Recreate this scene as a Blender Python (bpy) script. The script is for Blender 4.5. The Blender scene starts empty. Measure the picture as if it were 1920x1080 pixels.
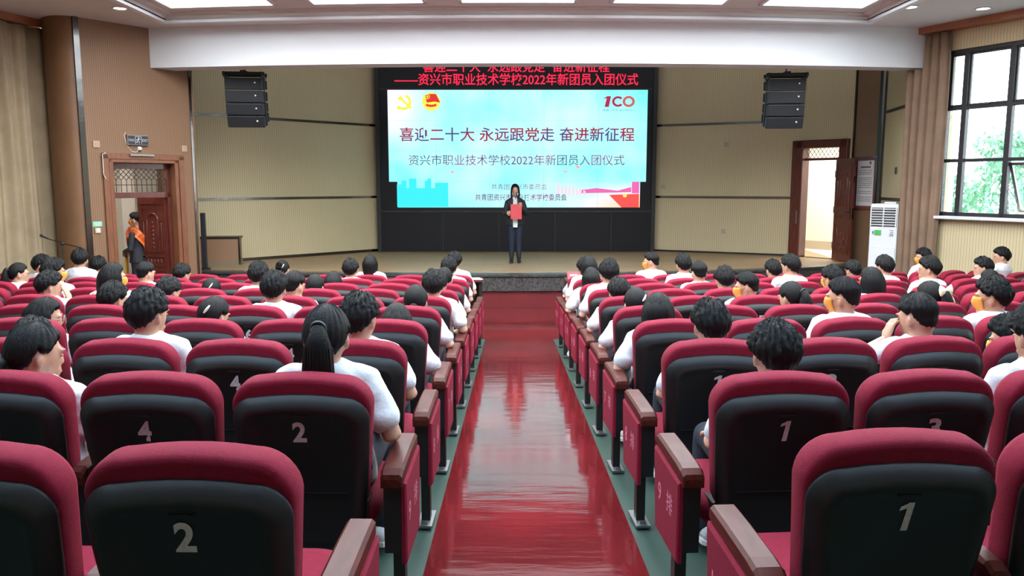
import bpy, bmesh, math, random
from mathutils import Vector, Matrix, Euler, noise
PI = math.pi
R = math.radians
C = bpy.context.scene.collection
SC = bpy.context.scene

# ------------------------------------------------------------------ camera, sky, exposure
cam = bpy.data.objects.new('camera', bpy.data.cameras.new('camera'))
C.objects.link(cam)
cam.data.sensor_width = 36.0
cam.data.lens = 28.125
cam.data.clip_start = 0.05
cam.location = (0, 0, 2.295)
cam.rotation_euler = (math.pi / 2 - math.atan(195 / 1500), 0, 0)
SC.camera = cam
SC.view_settings.view_transform = 'Standard'
SC.view_settings.look = 'None'
SC.view_settings.gamma = 1.0
SC.view_settings.use_curve_mapping = False
SC.view_settings.exposure = 0.0
SC.cycles.use_denoising = True
SC.cycles.max_bounces = 6
SC.cycles.diffuse_bounces = 4
SC.cycles.glossy_bounces = 3
SC.cycles.transparent_max_bounces = 8
SC.cycles.sample_clamp_indirect = 6.0

W = bpy.data.worlds.new('overcast_sky'); SC.world = W
W.use_nodes = True
wn = W.node_tree
bg = wn.nodes['Background']
SKY = 8.0
tc = wn.nodes.new('ShaderNodeTexCoord'); sp = wn.nodes.new('ShaderNodeSeparateXYZ')
rp = wn.nodes.new('ShaderNodeValToRGB')
wn.links.new(tc.outputs['Generated'], sp.inputs[0]); wn.links.new(sp.outputs['Z'], rp.inputs[0])
rp.color_ramp.elements[0].color = (0.92, 0.96, 1.0, 1); rp.color_ramp.elements[0].position = 0.0
rp.color_ramp.elements[1].color = (0.62, 0.80, 1.0, 1); rp.color_ramp.elements[1].position = 0.5
wn.links.new(rp.outputs[0], bg.inputs[0]); bg.inputs[1].default_value = SKY

PANEL_E = 15.0       # luminous ceiling panels
DOWN_E = 40.0       # downlight lenses
CORR_L, CORR_R = 22.0, 30.0   # added fill panels for daylight in the side corridor and behind the stage door

# ------------------------------------------------------------------ materials
def lin(r, g, b):
    f = lambda c: (c / 255 / 12.92) if c / 255 <= 0.04045 else ((c / 255 + 0.055) / 1.055) ** 2.4
    return (f(r), f(g), f(b), 1)
def mat(name, col, rough=0.6, metal=0.0, bump=None, vary=0.0, vscale=3.0, spec=0.5, coat=0.0, bscale=(1, 1, 1)):
    m = bpy.data.materials.new(name); m.use_nodes = True
    nt = m.node_tree; b = nt.nodes['Principled BSDF']
    if len(col) == 3: col = (*col, 1)
    b.inputs['Base Color'].default_value = col
    b.inputs['Roughness'].default_value = rough
    b.inputs['Metallic'].default_value = metal
    b.inputs['Specular IOR Level'].default_value = spec
    b.inputs['Coat Weight'].default_value = coat
    b.inputs['Coat Roughness'].default_value = 0.15
    if bump or vary:
        t = nt.nodes.new('ShaderNodeTexCoord')
        mp = nt.nodes.new('ShaderNodeMapping'); mp.inputs['Scale'].default_value = bscale
        nt.links.new(t.outputs['Object'], mp.inputs[0])
    if bump:
        n = nt.nodes.new('ShaderNodeTexNoise'); n.inputs['Scale'].default_value = bump[0]; n.inputs['Detail'].default_value = 3
        nt.links.new(mp.outputs[0], n.inputs['Vector'])
        bp = nt.nodes.new('ShaderNodeBump'); bp.inputs['Strength'].default_value = bump[1]; bp.inputs['Distance'].default_value = bump[2] if len(bump) > 2 else 0.01
        nt.links.new(n.outputs['Fac'], bp.inputs['Height']); nt.links.new(bp.outputs[0], b.inputs['Normal'])
    if vary:
        n2 = nt.nodes.new('ShaderNodeTexNoise'); n2.inputs['Scale'].default_value = vscale; n2.inputs['Detail'].default_value = 4
        nt.links.new(mp.outputs[0], n2.inputs['Vector'])
        cr = nt.nodes.new('ShaderNodeValToRGB')
        cr.color_ramp.elements[0].position = 0.3; cr.color_ramp.elements[1].position = 0.7
        cr.color_ramp.elements[0].color = tuple(c * (1 - vary) for c in col[:3]) + (1,)
        cr.color_ramp.elements[1].color = tuple(min(1, c * (1 + vary)) for c in col[:3]) + (1,)
        nt.links.new(n2.outputs['Fac'], cr.inputs[0]); nt.links.new(cr.outputs[0], b.inputs['Base Color'])
    return m
def emit(name, col, s):
    m = bpy.data.materials.new(name); m.use_nodes = True
    b = m.node_tree.nodes['Principled BSDF']
    b.inputs['Base Color'].default_value = (0.02, 0.02, 0.02, 1)
    b.inputs['Emission Color'].default_value = (*col[:3], 1); b.inputs['Emission Strength'].default_value = s
    b.inputs['Roughness'].default_value = 0.5; b.inputs['Specular IOR Level'].default_value = 0.1
    return m
def slat_mat(name, col, dark, pitch=0.034, duty=0.2, rough=0.55, axis='X'):
    """ribbed wall panel: narrow grooves running up the wall (object space, x along the wall)"""
    m = mat(name, col, rough); nt = m.node_tree; b = nt.nodes['Principled BSDF']
    t = nt.nodes.new('ShaderNodeTexCoord'); s = nt.nodes.new('ShaderNodeSeparateXYZ')
    nt.links.new(t.outputs['Object'], s.inputs[0])
    d = nt.nodes.new('ShaderNodeMath'); d.operation = 'DIVIDE'; d.inputs[1].default_value = pitch
    nt.links.new(s.outputs[axis], d.inputs[0])
    fr = nt.nodes.new('ShaderNodeMath'); fr.operation = 'FRACT'; nt.links.new(d.outputs[0], fr.inputs[0])
    lt = nt.nodes.new('ShaderNodeMath'); lt.operation = 'LESS_THAN'; lt.inputs[1].default_value = duty
    nt.links.new(fr.outputs[0], lt.inputs[0])
    n = nt.nodes.new('ShaderNodeTexNoise'); n.inputs['Scale'].default_value = 1.5; nt.links.new(t.outputs['Object'], n.inputs['Vector'])
    v = nt.nodes.new('ShaderNodeMix'); v.data_type = 'RGBA'; v.inputs[6].default_value = tuple(c * 0.93 for c in col[:3]) + (1,); v.inputs[7].default_value = tuple(min(1, c * 1.07) for c in col[:3]) + (1,)
    nt.links.new(n.outputs['Fac'], v.inputs[0])
    mx = nt.nodes.new('ShaderNodeMix'); mx.data_type = 'RGBA'
    nt.links.new(lt.outputs[0], mx.inputs[0]); nt.links.new(v.outputs[2], mx.inputs[6]); mx.inputs[7].default_value = (*dark[:3], 1)
    nt.links.new(mx.outputs[2], b.inputs['Base Color'])
    bp = nt.nodes.new('ShaderNodeBump'); bp.invert = True; bp.inputs['Strength'].default_value = 0.5; bp.inputs['Distance'].default_value = 0.005
    nt.links.new(lt.outputs[0], bp.inputs['Height']); nt.links.new(bp.outputs[0], b.inputs['Normal'])
    return m

M = {}
M['red'] = mat('red_fabric', (0.215, 0.007, 0.027), 0.85, bump=(420, 0.6, 0.004), vary=0.08, vscale=60, spec=0.25)
M['shell'] = mat('black_plastic', (0.011, 0.0115, 0.0125), 0.46, bump=(350, 0.15, 0.002), spec=0.38)
M['frame'] = mat('black_painted_steel', (0.010, 0.010, 0.011), 0.45)
M['cherry'] = mat('cherry_wood', (0.075, 0.015, 0.011), 0.38, vary=0.3, vscale=8, bscale=(6, 1, 6), spec=0.15)
M['number'] = mat('grey_paint', (0.52, 0.52, 0.55), 0.6, vary=0.15, vscale=80)
M['sign_pink'] = mat('pink_print', (0.55, 0.16, 0.24), 0.7)
M['steel'] = mat('steel', (0.30, 0.31, 0.32), 0.42, 1.0)
M['carpet'] = None
M['green'] = mat('green_floor_paint', (0.030, 0.060, 0.046), 0.42, bump=(6, 0.15, 0.01), vary=0.12, vscale=2)
M['white'] = mat('white_plaster', (0.70, 0.71, 0.74), 0.8)
M['ceil'] = mat('ceiling_paint', (0.62, 0.575, 0.55), 0.85)
M['cream'] = mat('cream_paint', (0.74, 0.70, 0.60), 0.8)
M['brown'] = slat_mat('brown_ribbed_panel', (0.25, 0.135, 0.072), (0.13, 0.068, 0.034))
M['brown_plain'] = mat('brown_panel', (0.19, 0.092, 0.043), 0.5, vary=0.1, vscale=2)
M['beige'] = slat_mat('beige_ribbed_panel', (0.62, 0.515, 0.32), (0.44, 0.365, 0.215), pitch=0.05)
M['mirror'] = mat('polished_dark_trim', (0.16, 0.155, 0.15), 0.16, 1.0, bump=(3, 0.25, 0.02))
M['darktrim'] = mat('dark_trim', (0.030, 0.024, 0.022), 0.3, 0.3)
M['doorwood'] = mat('dark_red_door', (0.115, 0.026, 0.018), 0.28, vary=0.25, vscale=5, bscale=(5, 5, 1), coat=0.3)
M['casing'] = mat('door_casing', (0.20, 0.075, 0.035), 0.35, vary=0.2, vscale=4, bscale=(6, 6, 1))
M['stagewood'] = None
M['marble'] = mat('dark_marble', (0.055, 0.052, 0.052), 0.3, vary=0.7, vscale=30)
M['riser'] = mat('red_riser', (0.125, 0.008, 0.010), 0.5, vary=0.1)
M['black'] = mat('matte_black', (0.012, 0.012, 0.013), 0.5)
M['led_black'] = mat('black_display_panel', (0.006, 0.006, 0.009), 0.45, spec=0.3)
M['curtain'] = mat('brown_curtain', (0.25, 0.165, 0.115), 0.9, bump=(300, 0.2, 0.003), vary=0.12, vscale=3, spec=0.15)
M['curtain_l'] = mat('beige_curtain', (0.37, 0.285, 0.185), 0.9, bump=(300, 0.2, 0.003), vary=0.12, vscale=3, spec=0.15)
M['valance'] = mat('orange_wood', (0.33, 0.12, 0.055), 0.45, vary=0.15, vscale=3)
M['bronze'] = mat('bronze_window_frame', (0.022, 0.020, 0.024), 0.4)
M['acwhite'] = mat('white_plastic', (0.78, 0.80, 0.83), 0.35)
M['greyvent'] = mat('dark_vent', (0.06, 0.06, 0.065), 0.5)
M['lime'] = mat('green_sticker', (0.08, 0.45, 0.10), 0.5)
M['ink'] = mat('black_ink', (0.03, 0.03, 0.035), 0.6)
M['paper'] = mat('white_paper', (0.72, 0.70, 0.70), 0.7)
M['skin'] = mat('skin', (0.50, 0.27, 0.18), 0.5, vary=0.06, vscale=20)
M['dark'] = mat('eye_dark', (0.015, 0.012, 0.012), 0.3)
M['lip'] = mat('lip', (0.38, 0.10, 0.09), 0.5)
M['hair'] = mat('black_hair', (0.0032, 0.0030, 0.0032), 0.58, bump=(70, 0.6, 0.006), bscale=(3, 3, 0.5), spec=0.22)
M['shirt'] = mat('white_cotton', (0.66, 0.68, 0.71), 0.85, bump=(25, 0.5, 0.012))
M['shirt_grey'] = mat('grey_cotton', (0.30, 0.33, 0.38), 0.85, bump=(25, 0.5, 0.012))
M['trousers'] = mat('navy_trousers', (0.018, 0.022, 0.035), 0.8, bump=(25, 0.4, 0.01))
M['shoe'] = mat('white_canvas', (0.62, 0.62, 0.60), 0.7)
M['sole'] = mat('rubber_sole', (0.68, 0.68, 0.66), 0.6)
M['mask'] = mat('orange_mask', (0.75, 0.30, 0.05), 0.7)
M['clip'] = mat('pale_clip', (0.75, 0.74, 0.66), 0.4)
M['bowm'] = mat('pale_yellow_ribbon', (0.80, 0.80, 0.55), 0.6)
M['wire'] = mat('thin_wire', (0.25, 0.22, 0.20), 0.3, 0.8)
M['suit'] = mat('black_suit', (0.012, 0.013, 0.020), 0.7, bump=(25, 0.3, 0.008))
M['folder'] = mat('red_folder', (0.55, 0.018, 0.03), 0.45)
M['sash'] = mat('orange_red_sash', (0.62, 0.09, 0.02), 0.4)
M['gold'] = mat('gold_fringe', (0.80, 0.42, 0.05), 0.45)
M['leaf'] = mat('green_leaves', (0.21, 0.40, 0.24), 0.7, vary=0.4, vscale=6)
M['bark'] = mat('bark', (0.12, 0.09, 0.06), 0.9)
M['yard'] = mat('pale_paving', (0.55, 0.55, 0.50), 0.9, vary=0.1)

def glossy_carpet():
    m = mat('red_gloss_runner', (0.120, 0.010, 0.012), 0.085, vary=0.2, vscale=1.6, spec=0.65)
    nt = m.node_tree; b = nt.nodes['Principled BSDF']
    t = nt.nodes.new('ShaderNodeTexCoord'); mp = nt.nodes.new('ShaderNodeMapping'); mp.inputs['Scale'].default_value = (0.8, 3.5, 1)
    nt.links.new(t.outputs['Object'], mp.inputs[0])
    n = nt.nodes.new('ShaderNodeTexNoise'); n.inputs['Scale'].default_value = 2.2; n.inputs['Detail'].default_value = 3
    n2 = nt.nodes.new('ShaderNodeTexNoise'); n2.inputs['Scale'].default_value = 55; n2.inputs['Detail'].default_value = 2
    nt.links.new(mp.outputs[0], n.inputs['Vector']); nt.links.new(t.outputs['Object'], n2.inputs['Vector'])
    b1 = nt.nodes.new('ShaderNodeBump'); b1.inputs['Strength'].default_value = 0.16; b1.inputs['Distance'].default_value = 0.012
    b2 = nt.nodes.new('ShaderNodeBump'); b2.inputs['Strength'].default_value = 0.05; b2.inputs['Distance'].default_value = 0.002
    nt.links.new(n.outputs['Fac'], b1.inputs['Height']); nt.links.new(n2.outputs['Fac'], b2.inputs['Height'])
    nt.links.new(b1.outputs[0], b2.inputs['Normal']); nt.links.new(b2.outputs[0], b.inputs['Normal'])
    return m
M['carpet'] = glossy_carpet()
def plank_mat():
    m = mat('stage_planks', (0.42, 0.29, 0.17), 0.5, spec=0.25); nt = m.node_tree; b = nt.nodes['Principled BSDF']
    t = nt.nodes.new('ShaderNodeTexCoord'); br = nt.nodes.new('ShaderNodeTexBrick')
    br.inputs['Color1'].default_value = (0.33, 0.215, 0.12, 1); br.inputs['Color2'].default_value = (0.37, 0.25, 0.145, 1)
    br.inputs['Mortar'].default_value = (0.19, 0.12, 0.07, 1); br.inputs['Scale'].default_value = 1.0
    br.inputs['Mortar Size'].default_value = 0.003; br.inputs['Brick Width'].default_value = 1.2; br.inputs['Row Height'].default_value = 0.12
    nt.links.new(t.outputs['Object'], br.inputs['Vector']); nt.links.new(br.outputs['Color'], b.inputs['Base Color'])
    return m
M['stagewood'] = plank_mat()
def glass_mat():
    m = bpy.data.materials.new('window_glass'); m.use_nodes = True; nt = m.node_tree
    for n in list(nt.nodes): nt.nodes.remove(n)
    o = nt.nodes.new('ShaderNodeOutputMaterial'); mx = nt.nodes.new('ShaderNodeMixShader')
    tr = nt.nodes.new('ShaderNodeBsdfTransparent'); gl = nt.nodes.new('ShaderNodeBsdfGlossy'); gl.inputs['Roughness'].default_value = 0.02
    tr.inputs[0].default_value = (0.96, 0.99, 0.97, 1); mx.inputs[0].default_value = 0.07
    nt.links.new(tr.outputs[0], mx.inputs[1]); nt.links.new(gl.outputs[0], mx.inputs[2]); nt.links.new(mx.outputs[0], o.inputs[0])
    return m
M['glass'] = glass_mat()

# ------------------------------------------------------------------ mesh helpers
class MB:
    def __init__(s): s.v = []; s.f = []; s.m = []; s.sm = []
    def add(s, vs, fs, mi=0, smooth=True):
        o = len(s.v); s.v += [tuple(v) for v in vs]; s.f += [tuple(i + o for i in f) for f in fs]
        s.m += [mi] * len(fs); s.sm += [smooth] * len(fs)
        return s
    def box(s, c, d, mi=0, rot=None):
        x, y, z = d[0] / 2, d[1] / 2, d[2] / 2
        vs = [Vector(p) for p in ((-x, -y, -z), (x, -y, -z), (x, y, -z), (-x, y, -z), (-x, -y, z), (x, -y, z), (x, y, z), (-x, y, z))]
        if rot is not None:
            rm = rot if isinstance(rot, Matrix) else Euler(rot).to_matrix()
            vs = [rm @ v for v in vs]
        vs = [v + Vector(c) for v in vs]
        return s.add(vs, [(0, 3, 2, 1), (4, 5, 6, 7), (0, 1, 5, 4), (1, 2, 6, 5), (2, 3, 7, 6), (3, 0, 4, 7)], mi, False)
    def loft(s, rings, mi=0, smooth=True, cap=True):
        n = len(rings[0]); vs = [p for r in rings for p in r]; fs = []
        for i in range(len(rings) - 1):
            for j in range(n):
                k = (j + 1) % n
                fs.append((i * n + j, i * n + k, (i + 1) * n + k, (i + 1) * n + j))
        if cap:
            fs.append(tuple(reversed(range(n)))); b = (len(rings) - 1) * n; fs.append(tuple(b + j for j in range(n)))
        return s.add(vs, fs, mi, smooth)
    def tube(s, pts, rad, n=10, mi=0, round_ends=True):
        """closed tube along pts; rad a number or one number (or (a, b) pair) per point"""
        pts = [Vector(p) for p in pts]
        if not isinstance(rad, (list, tuple)): rad = [rad] * len(pts)
        rad = [r if isinstance(r, tuple) else (r, r) for r in rad]
        if round_ends:
            d0 = (pts[0] - pts[1]).normalized(); d1 = (pts[-1] - pts[-2]).normalized()
            r0, r1 = rad[0], rad[-1]
            pts = [pts[0] + d0 * r0[0] * 0.85, pts[0] + d0 * r0[0] * 0.5] + pts + [pts[-1] + d1 * r1[0] * 0.5, pts[-1] + d1 * r1[0] * 0.85]
            rad = [(r0[0] * 0.45, r0[1] * 0.45), (r0[0] * 0.85, r0[1] * 0.85)] + rad + [(r1[0] * 0.85, r1[1] * 0.85), (r1[0] * 0.45, r1[1] * 0.45)]
        rings = []; u = None
        for i, p in enumerate(pts):
            t = (pts[min(i + 1, len(pts) - 1)] - pts[max(i - 1, 0)]).normalized()
            if u is None:
                u = Vector((1, 0, 0)) if abs(t.x) < 0.8 else Vector((0, 0, 1))
            u = (u - t * u.dot(t)).normalized(); w = t.cross(u)
            rings.append([p + u * math.cos(2 * PI * k / n) * rad[i][0] + w * math.sin(2 * PI * k / n) * rad[i][1] for k in range(n)])
        return s.loft(rings, mi)
    def ell(s, c, r, mi=0, nu=14, nv=9, rot=None):
        c = Vector(c); vs = []; fs = []
        rm = Euler(rot).to_matrix() if rot is not None else None
        for i in range(1, nv):
            th = PI * i / nv
            for j in range(nu):
                p = Vector((r[0] * math.sin(th) * math.cos(2 * PI * j / nu), r[1] * math.sin(th) * math.sin(2 * PI * j / nu), r[2] * math.cos(th)))
                vs.append(c + (rm @ p if rm else p))
        pt = Vector((0, 0, r[2])); vs.append(c + (rm @ pt if rm else pt)); vs.append(c - (rm @ pt if rm else pt))
        a = len(vs) - 2
        for i in range(nv - 2):
            for j in range(nu):
                k = (j + 1) % nu; fs.append((i * nu + j, (i + 1) * nu + j, (i + 1) * nu + k, i * nu + k))
        for j in range(nu):
            k = (j + 1) % nu; fs.append((a, j, k)); fs.append((a + 1, (nv - 2) * nu + k, (nv - 2) * nu + j))
        return s.add(vs, fs, mi)
    def prism(s, poly, z0, z1, mi=0, axis='z', smooth=False):
        """poly of 2D points extruded; axis 'z': (x,y); 'y': (x,z) extruded in y; 'x': (y,z) extruded in x"""
        g = {'z': lambda p, h: (p[0], p[1], h), 'y': lambda p, h: (p[0], h, p[1]), 'x': lambda p, h: (h, p[0], p[1])}[axis]
        n = len(poly); vs = [g(p, z0) for p in poly] + [g(p, z1) for p in poly]
        fs = [tuple(range(n)), tuple(range(2 * n - 1, n - 1, -1))] + [(i, i + n, (i + 1) % n + n, (i + 1) % n) for i in range(n)]
        return s.add(vs, fs, mi, smooth)
    def disc(s, c, r, h, n=24, mi=0, axis='z'):
        return s.prism([(c[0] + r * math.cos(2 * PI * k / n), c[1] + r * math.sin(2 * PI * k / n)) for k in range(n)], c[2], c[2] + h, mi, 'z')
    def mesh(s, name, mats, recalc=True):
        me = bpy.data.meshes.new(name); me.from_pydata(s.v, [], s.f)
        for m in (mats if isinstance(mats, (list, tuple)) else [mats]): me.materials.append(m)
        me.polygons.foreach_set('material_index', s.m); me.polygons.foreach_set('use_smooth', s.sm)
        if recalc:
            bm = bmesh.new(); bm.from_mesh(me); bmesh.ops.recalc_face_normals(bm, faces=bm.faces); bm.to_mesh(me); bm.free()
        me.update(); return me
    def build(s, name, mats, parent=None, loc=None, rotz=None, kind=None):
        return obj(name, s.mesh(name, mats), parent, loc, rotz, kind)
def obj(name, me, parent=None, loc=None, rotz=None, kind=None):
    o = bpy.data.objects.new(name, me); C.objects.link(o)
    if parent: o.parent = parent
    if loc is not None: o.location = loc
    if rotz is not None: o.rotation_euler = (0, 0, rotz)
    if kind: o['kind'] = kind
    return o
def tag(o, label, cat, group=None):
    o['label'] = label; o['category'] = cat
    if group: o['group'] = group
    return o
def thing(name, label, cat, loc=(0, 0, 0), rotz=0, group=None):
    o = bpy.data.objects.new(name, None); C.objects.link(o); o.empty_display_size = 0.1
    o.location = loc; o.rotation_euler = (0, 0, rotz)
    return tag(o, label, cat, group)
def struct(name, mb, m, **k): return mb.build(name, m, kind='structure', **k)
def bevel(o, w=0.008, seg=2):
    b = o.modifiers.new('bevel', 'BEVEL'); b.width = w; b.segments = seg; b.limit_method = 'ANGLE'; b.angle_limit = R(40)
    return o
def evaluated(me, setup):
    """the mesh after modifiers, as a mesh of its own"""
    o = bpy.data.objects.new('temporary', me); C.objects.link(o); setup(o)
    dg = bpy.context.evaluated_depsgraph_get(); dg.update()
    out = bpy.data.meshes.new_from_object(o.evaluated_get(dg))
    bpy.data.objects.remove(o); return out
def remesh(me, vox, smooth=3):
    def f(o):
        r = o.modifiers.new('r', 'REMESH'); r.mode = 'VOXEL'; r.voxel_size = vox; r.use_smooth_shade = True
        if smooth:
            s = o.modifiers.new('s', 'SMOOTH'); s.factor = 0.5; s.iterations = smooth
    return evaluated(me, f)
_tx = {}
def text_mesh(body, size, mats, extrude=0.001, bold=0.0, sx=1.0, name='text'):
    key = (body, size, extrude, bold, sx, mats.name)
    if key in _tx: return _tx[key]
    cu = bpy.data.curves.new('t', 'FONT'); cu.body = body; cu.size = size; cu.extrude = extrude; cu.offset = bold
    cu.align_x = 'CENTER'; cu.align_y = 'CENTER'; cu.resolution_u = 4
    o = bpy.data.objects.new('t', cu); C.objects.link(o)
    dg = bpy.context.evaluated_depsgraph_get(); dg.update()
    me = bpy.data.meshes.new_from_object(o.evaluated_get(dg)); bpy.data.objects.remove(o)
    if sx != 1.0:
        for v in me.vertices: v.co.x *= sx
    me.materials.clear(); me.materials.append(mats); me.name = name
    _tx[key] = me; return me
def fit_text(body, width, height, m, extrude=0.002, bold=0.0, name='text'):
    """text scaled so its outline is width x height, centred on the origin, lying in XY"""
    me = text_mesh(body, 1.0, m, 0.0, bold, 1.0, name).copy()
    xs = [v.co.x for v in me.vertices]; ys = [v.co.y for v in me.vertices]
    cx, cy = (min(xs) + max(xs)) / 2, (min(ys) + max(ys)) / 2
    kx = width / (max(xs) - min(xs)); ky = height / (max(ys) - min(ys))
    for v in me.vertices: v.co = ((v.co.x - cx) * kx, (v.co.y - cy) * ky, 0)
    return me
def vertical(o, loc, normal_to_minus_y=True, rotz=0.0):
    """stand a flat XY mesh upright facing -Y (then turned by rotz)"""
    o.location = loc; o.rotation_euler = (PI / 2, 0, rotz); return o

def wall_mesh(p0, p1, z0, z1, holes=(), th=0.15):
    """wall in its own frame: x along p0->p1, z up, y out of the room (thickness)."""
    L = math.hypot(p1[0] - p0[0], p1[1] - p0[1])
    us = sorted({0, L} | {h[0] for h in holes} | {h[1] for h in holes}); zs = sorted({z0, z1} | {h[2] for h in holes} | {h[3] for h in holes})
    nu, nz = len(us) - 1, len(zs) - 1
    solid = {(i, k): not any(h[0] <= (us[i] + us[i + 1]) / 2 <= h[1] and h[2] <= (zs[k] + zs[k + 1]) / 2 <= h[3] for h in holes) for i in range(nu) for k in range(nz)}
    b = MB()
    def q(*p): b.add(p, [(0, 1, 2, 3)], 0, False)
    for (i, k), s in solid.items():
        if not s: continue
        a, c, d, e = us[i], us[i + 1], zs[k], zs[k + 1]
        q((a, 0, d), (c, 0, d), (c, 0, e), (a, 0, e)); q((a, th, d), (a, th, e), (c, th, e), (c, th, d))
        if not solid.get((i - 1, k)): q((a, 0, d), (a, 0, e), (a, th, e), (a, th, d))
        if not solid.get((i + 1, k)): q((c, 0, d), (c, th, d), (c, th, e), (c, 0, e))
        if not solid.get((i, k - 1)): q((a, 0, d), (a, th, d), (c, th, d), (c, 0, d))
        if not solid.get((i, k + 1)): q((a, 0, e), (c, 0, e), (c, th, e), (a, th, e))
    return b
def wang(p0, p1): return math.atan2(p1[1] - p0[1], p1[0] - p0[0])
def wall(name, p0, p1, z0, z1, m, holes=(), th=0.15, flip=False):
    """local +y is the outside; the room is on the right hand of p0->p1 seen from above unless flip"""
    b = wall_mesh(p0, p1, z0, z1, holes, th if not flip else -th)
    return struct(name, b, m, loc=(p0[0], p0[1], 0), rotz=wang(p0, p1))
def wpt(p0, p1, u, off, z):
    """point on a wall: u along, off into the room (right hand side of p0->p1), z"""
    a = wang(p0, p1)
    return Vector((p0[0] + u * math.cos(a) + off * math.sin(a), p0[1] + u * math.sin(a) - off * math.cos(a), z))

def floor_z(y): return 0.066 * (12.5 - y) if y < 12.5 else 0.0

# ------------------------------------------------------------------ floor, stage, ceiling
b = MB()
prof = [(-3.2, floor_z(-3.2)), (12.5, 0), (21, 0)]
poly = prof + [(21, -0.3), (-3.2, -0.3)]
b.prism(poly, -10.5, 10.5, 0, 'x'); struct('floor', b, M['green'])

def strip(x0, x1, ys, dz, curve=None, th=0.006):
    b = MB(); vs = []; n = 2
    for y in ys: vs += [(x0, y, floor_z(y) + dz + th), (x1, y, floor_z(y) + dz + th), (x1, y, floor_z(y) + dz - 0.004), (x0, y, floor_z(y) + dz - 0.004)]
    fs = []
    for i in range(len(ys) - 1):
        for j in range(4): fs.append((i * 4 + j, i * 4 + (j + 1) % 4, (i + 1) * 4 + (j + 1) % 4, (i + 1) * 4 + j))
    fs += [(0, 1, 2, 3), tuple((len(ys) - 1) * 4 + j for j in (3, 2, 1, 0))]
    b.add(vs, fs, 0, False); return b
cb = strip(-0.385, 0.595, [-2.8, 0, 3, 6, 9, 11.34], 0.0)
tag(cb.build('aisle_runner', M['carpet']), 'glossy dark red runner down the middle aisle between the seat blocks', 'carpet')
cb = strip(-5.5, 6.1, [11.35, 12.0, 12.5, 12.62, 13.4, 14.2, 14.72], 0.0)
tag(cb.build('front_carpet', M['carpet']), 'red floor covering across the front, at the foot of the stage', 'carpet')

def stage_front(x): return 14.68 + x * x / (27.0 if x > 0 else 62.0)
N = 24
XS = [-6.2 + 13.35 * i / N for i in range(N + 1)]
def stage_poly(off):
    return [(x, stage_front(x) + off) for x in XS] + [(7.5, 20.6), (-6.9, 20.6)]
struct('stage', MB().prism(stage_poly(0.0), 0.595, 0.635), M['stagewood'])
b = MB(); P1 = [(x, stage_front(x) - 0.03) for x in XS]; P2 = [(x, stage_front(x) + 0.25) for x in reversed(XS)]
b.prism(P1 + P2, 0.600, 0.640); 
b.prism([(x, stage_front(x) + 0.0) for x in XS] + P2, 0.327, 0.600); struct('stage_lip', b, M['marble'])
struct('stage_riser', MB().prism([(x, stage_front(x) + 0.05) for x in XS] + P2, 0.0, 0.327), M['riser'])

CZ = 4.92
def beam_y(x): return 13.5 + (x - 0.4) ** 2 * 0.0126
bxs = [-6.25 + 13.4 * i / 20 for i in range(21)]
b = MB(); b.prism([(x, beam_y(x)) for x in bxs] + [(x, beam_y(x) + 0.4) for x in reversed(bxs)], 4.262, CZ + 0.3)
struct('beam', b, M['white'])

# ceiling slab with the light tray
TX0, TX1, TY0 = -5.60, 5.75, 0.6
def tray_y(x): return 12.95 + (x - 0.07) ** 2 * 0.0135
TN = 20
txs = [TX0 + (TX1 - TX0) * i / TN for i in range(TN + 1)]
b = MB(); OX0, OX1, OY0, OY1 = -10.2, 10.2, -3.3, 13.9
for i in range(TN):
    a, c = txs[i], txs[i + 1]
    b.prism([(a, tray_y(a)), (c, tray_y(c)), (c, max(beam_y(c), 13.5) + 0.2), (a, max(beam_y(a), 13.5) + 0.2)], CZ, CZ + 0.12)
b.prism([(OX0, OY0), (OX1, OY0), (OX1, TY0), (OX0, TY0)], CZ, CZ + 0.12)
b.prism([(OX0, TY0), (TX0, TY0), (TX0, tray_y(TX0)), (TX0, 14.3), (OX0, 14.3)], CZ, CZ + 0.12)
b.prism([(TX1, TY0), (OX1, TY0), (OX1, 14.6), (TX1, 14.6), (TX1, tray_y(TX1))], CZ, CZ + 0.12)
struct('ceiling', b, M['ceil'])
# stepped moulding round the tray
def tray_loop(off):
    l = [(x, tray_y(x) - off) for x in txs]
    l[0] = (TX0 + off, tray_y(TX0) - off); l[-1] = (TX1 - off, tray_y(TX1) - off)
    l = [(min(max(x, TX0 + off), TX1 - off), y) for x, y in l]
    return l + [(TX1 - off, TY0 + off), (TX0 + off, TY0 + off)]
def ring(o0, o1, z0, z1):
    A, B = tray_loop(o0), tray_loop(o1); b = MB(); n = len(A)
    for i in range(n):
        j = (i + 1) % n
        vs = [(*A[i], z0), (*A[j], z0), (*B[j], z0), (*B[i], z0), (*A[i], z1), (*A[j], z1), (*B[j], z1), (*B[i], z1)]
        b.add(vs, [(0, 3, 2, 1), (4, 5, 6, 7), (0, 1, 5, 4), (1, 2, 6, 5), (2, 3, 7, 6), (3, 0, 4, 7)], 0, False)
    return b
b = ring(-0.10, 0.0, CZ - 0.045, CZ + 0.02); struct('trim_1', b, M['white'])
b = ring(0.0, 0.13, CZ + 0.07, CZ + 0.16); struct('trim_2', b, M['ceil'])
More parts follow.
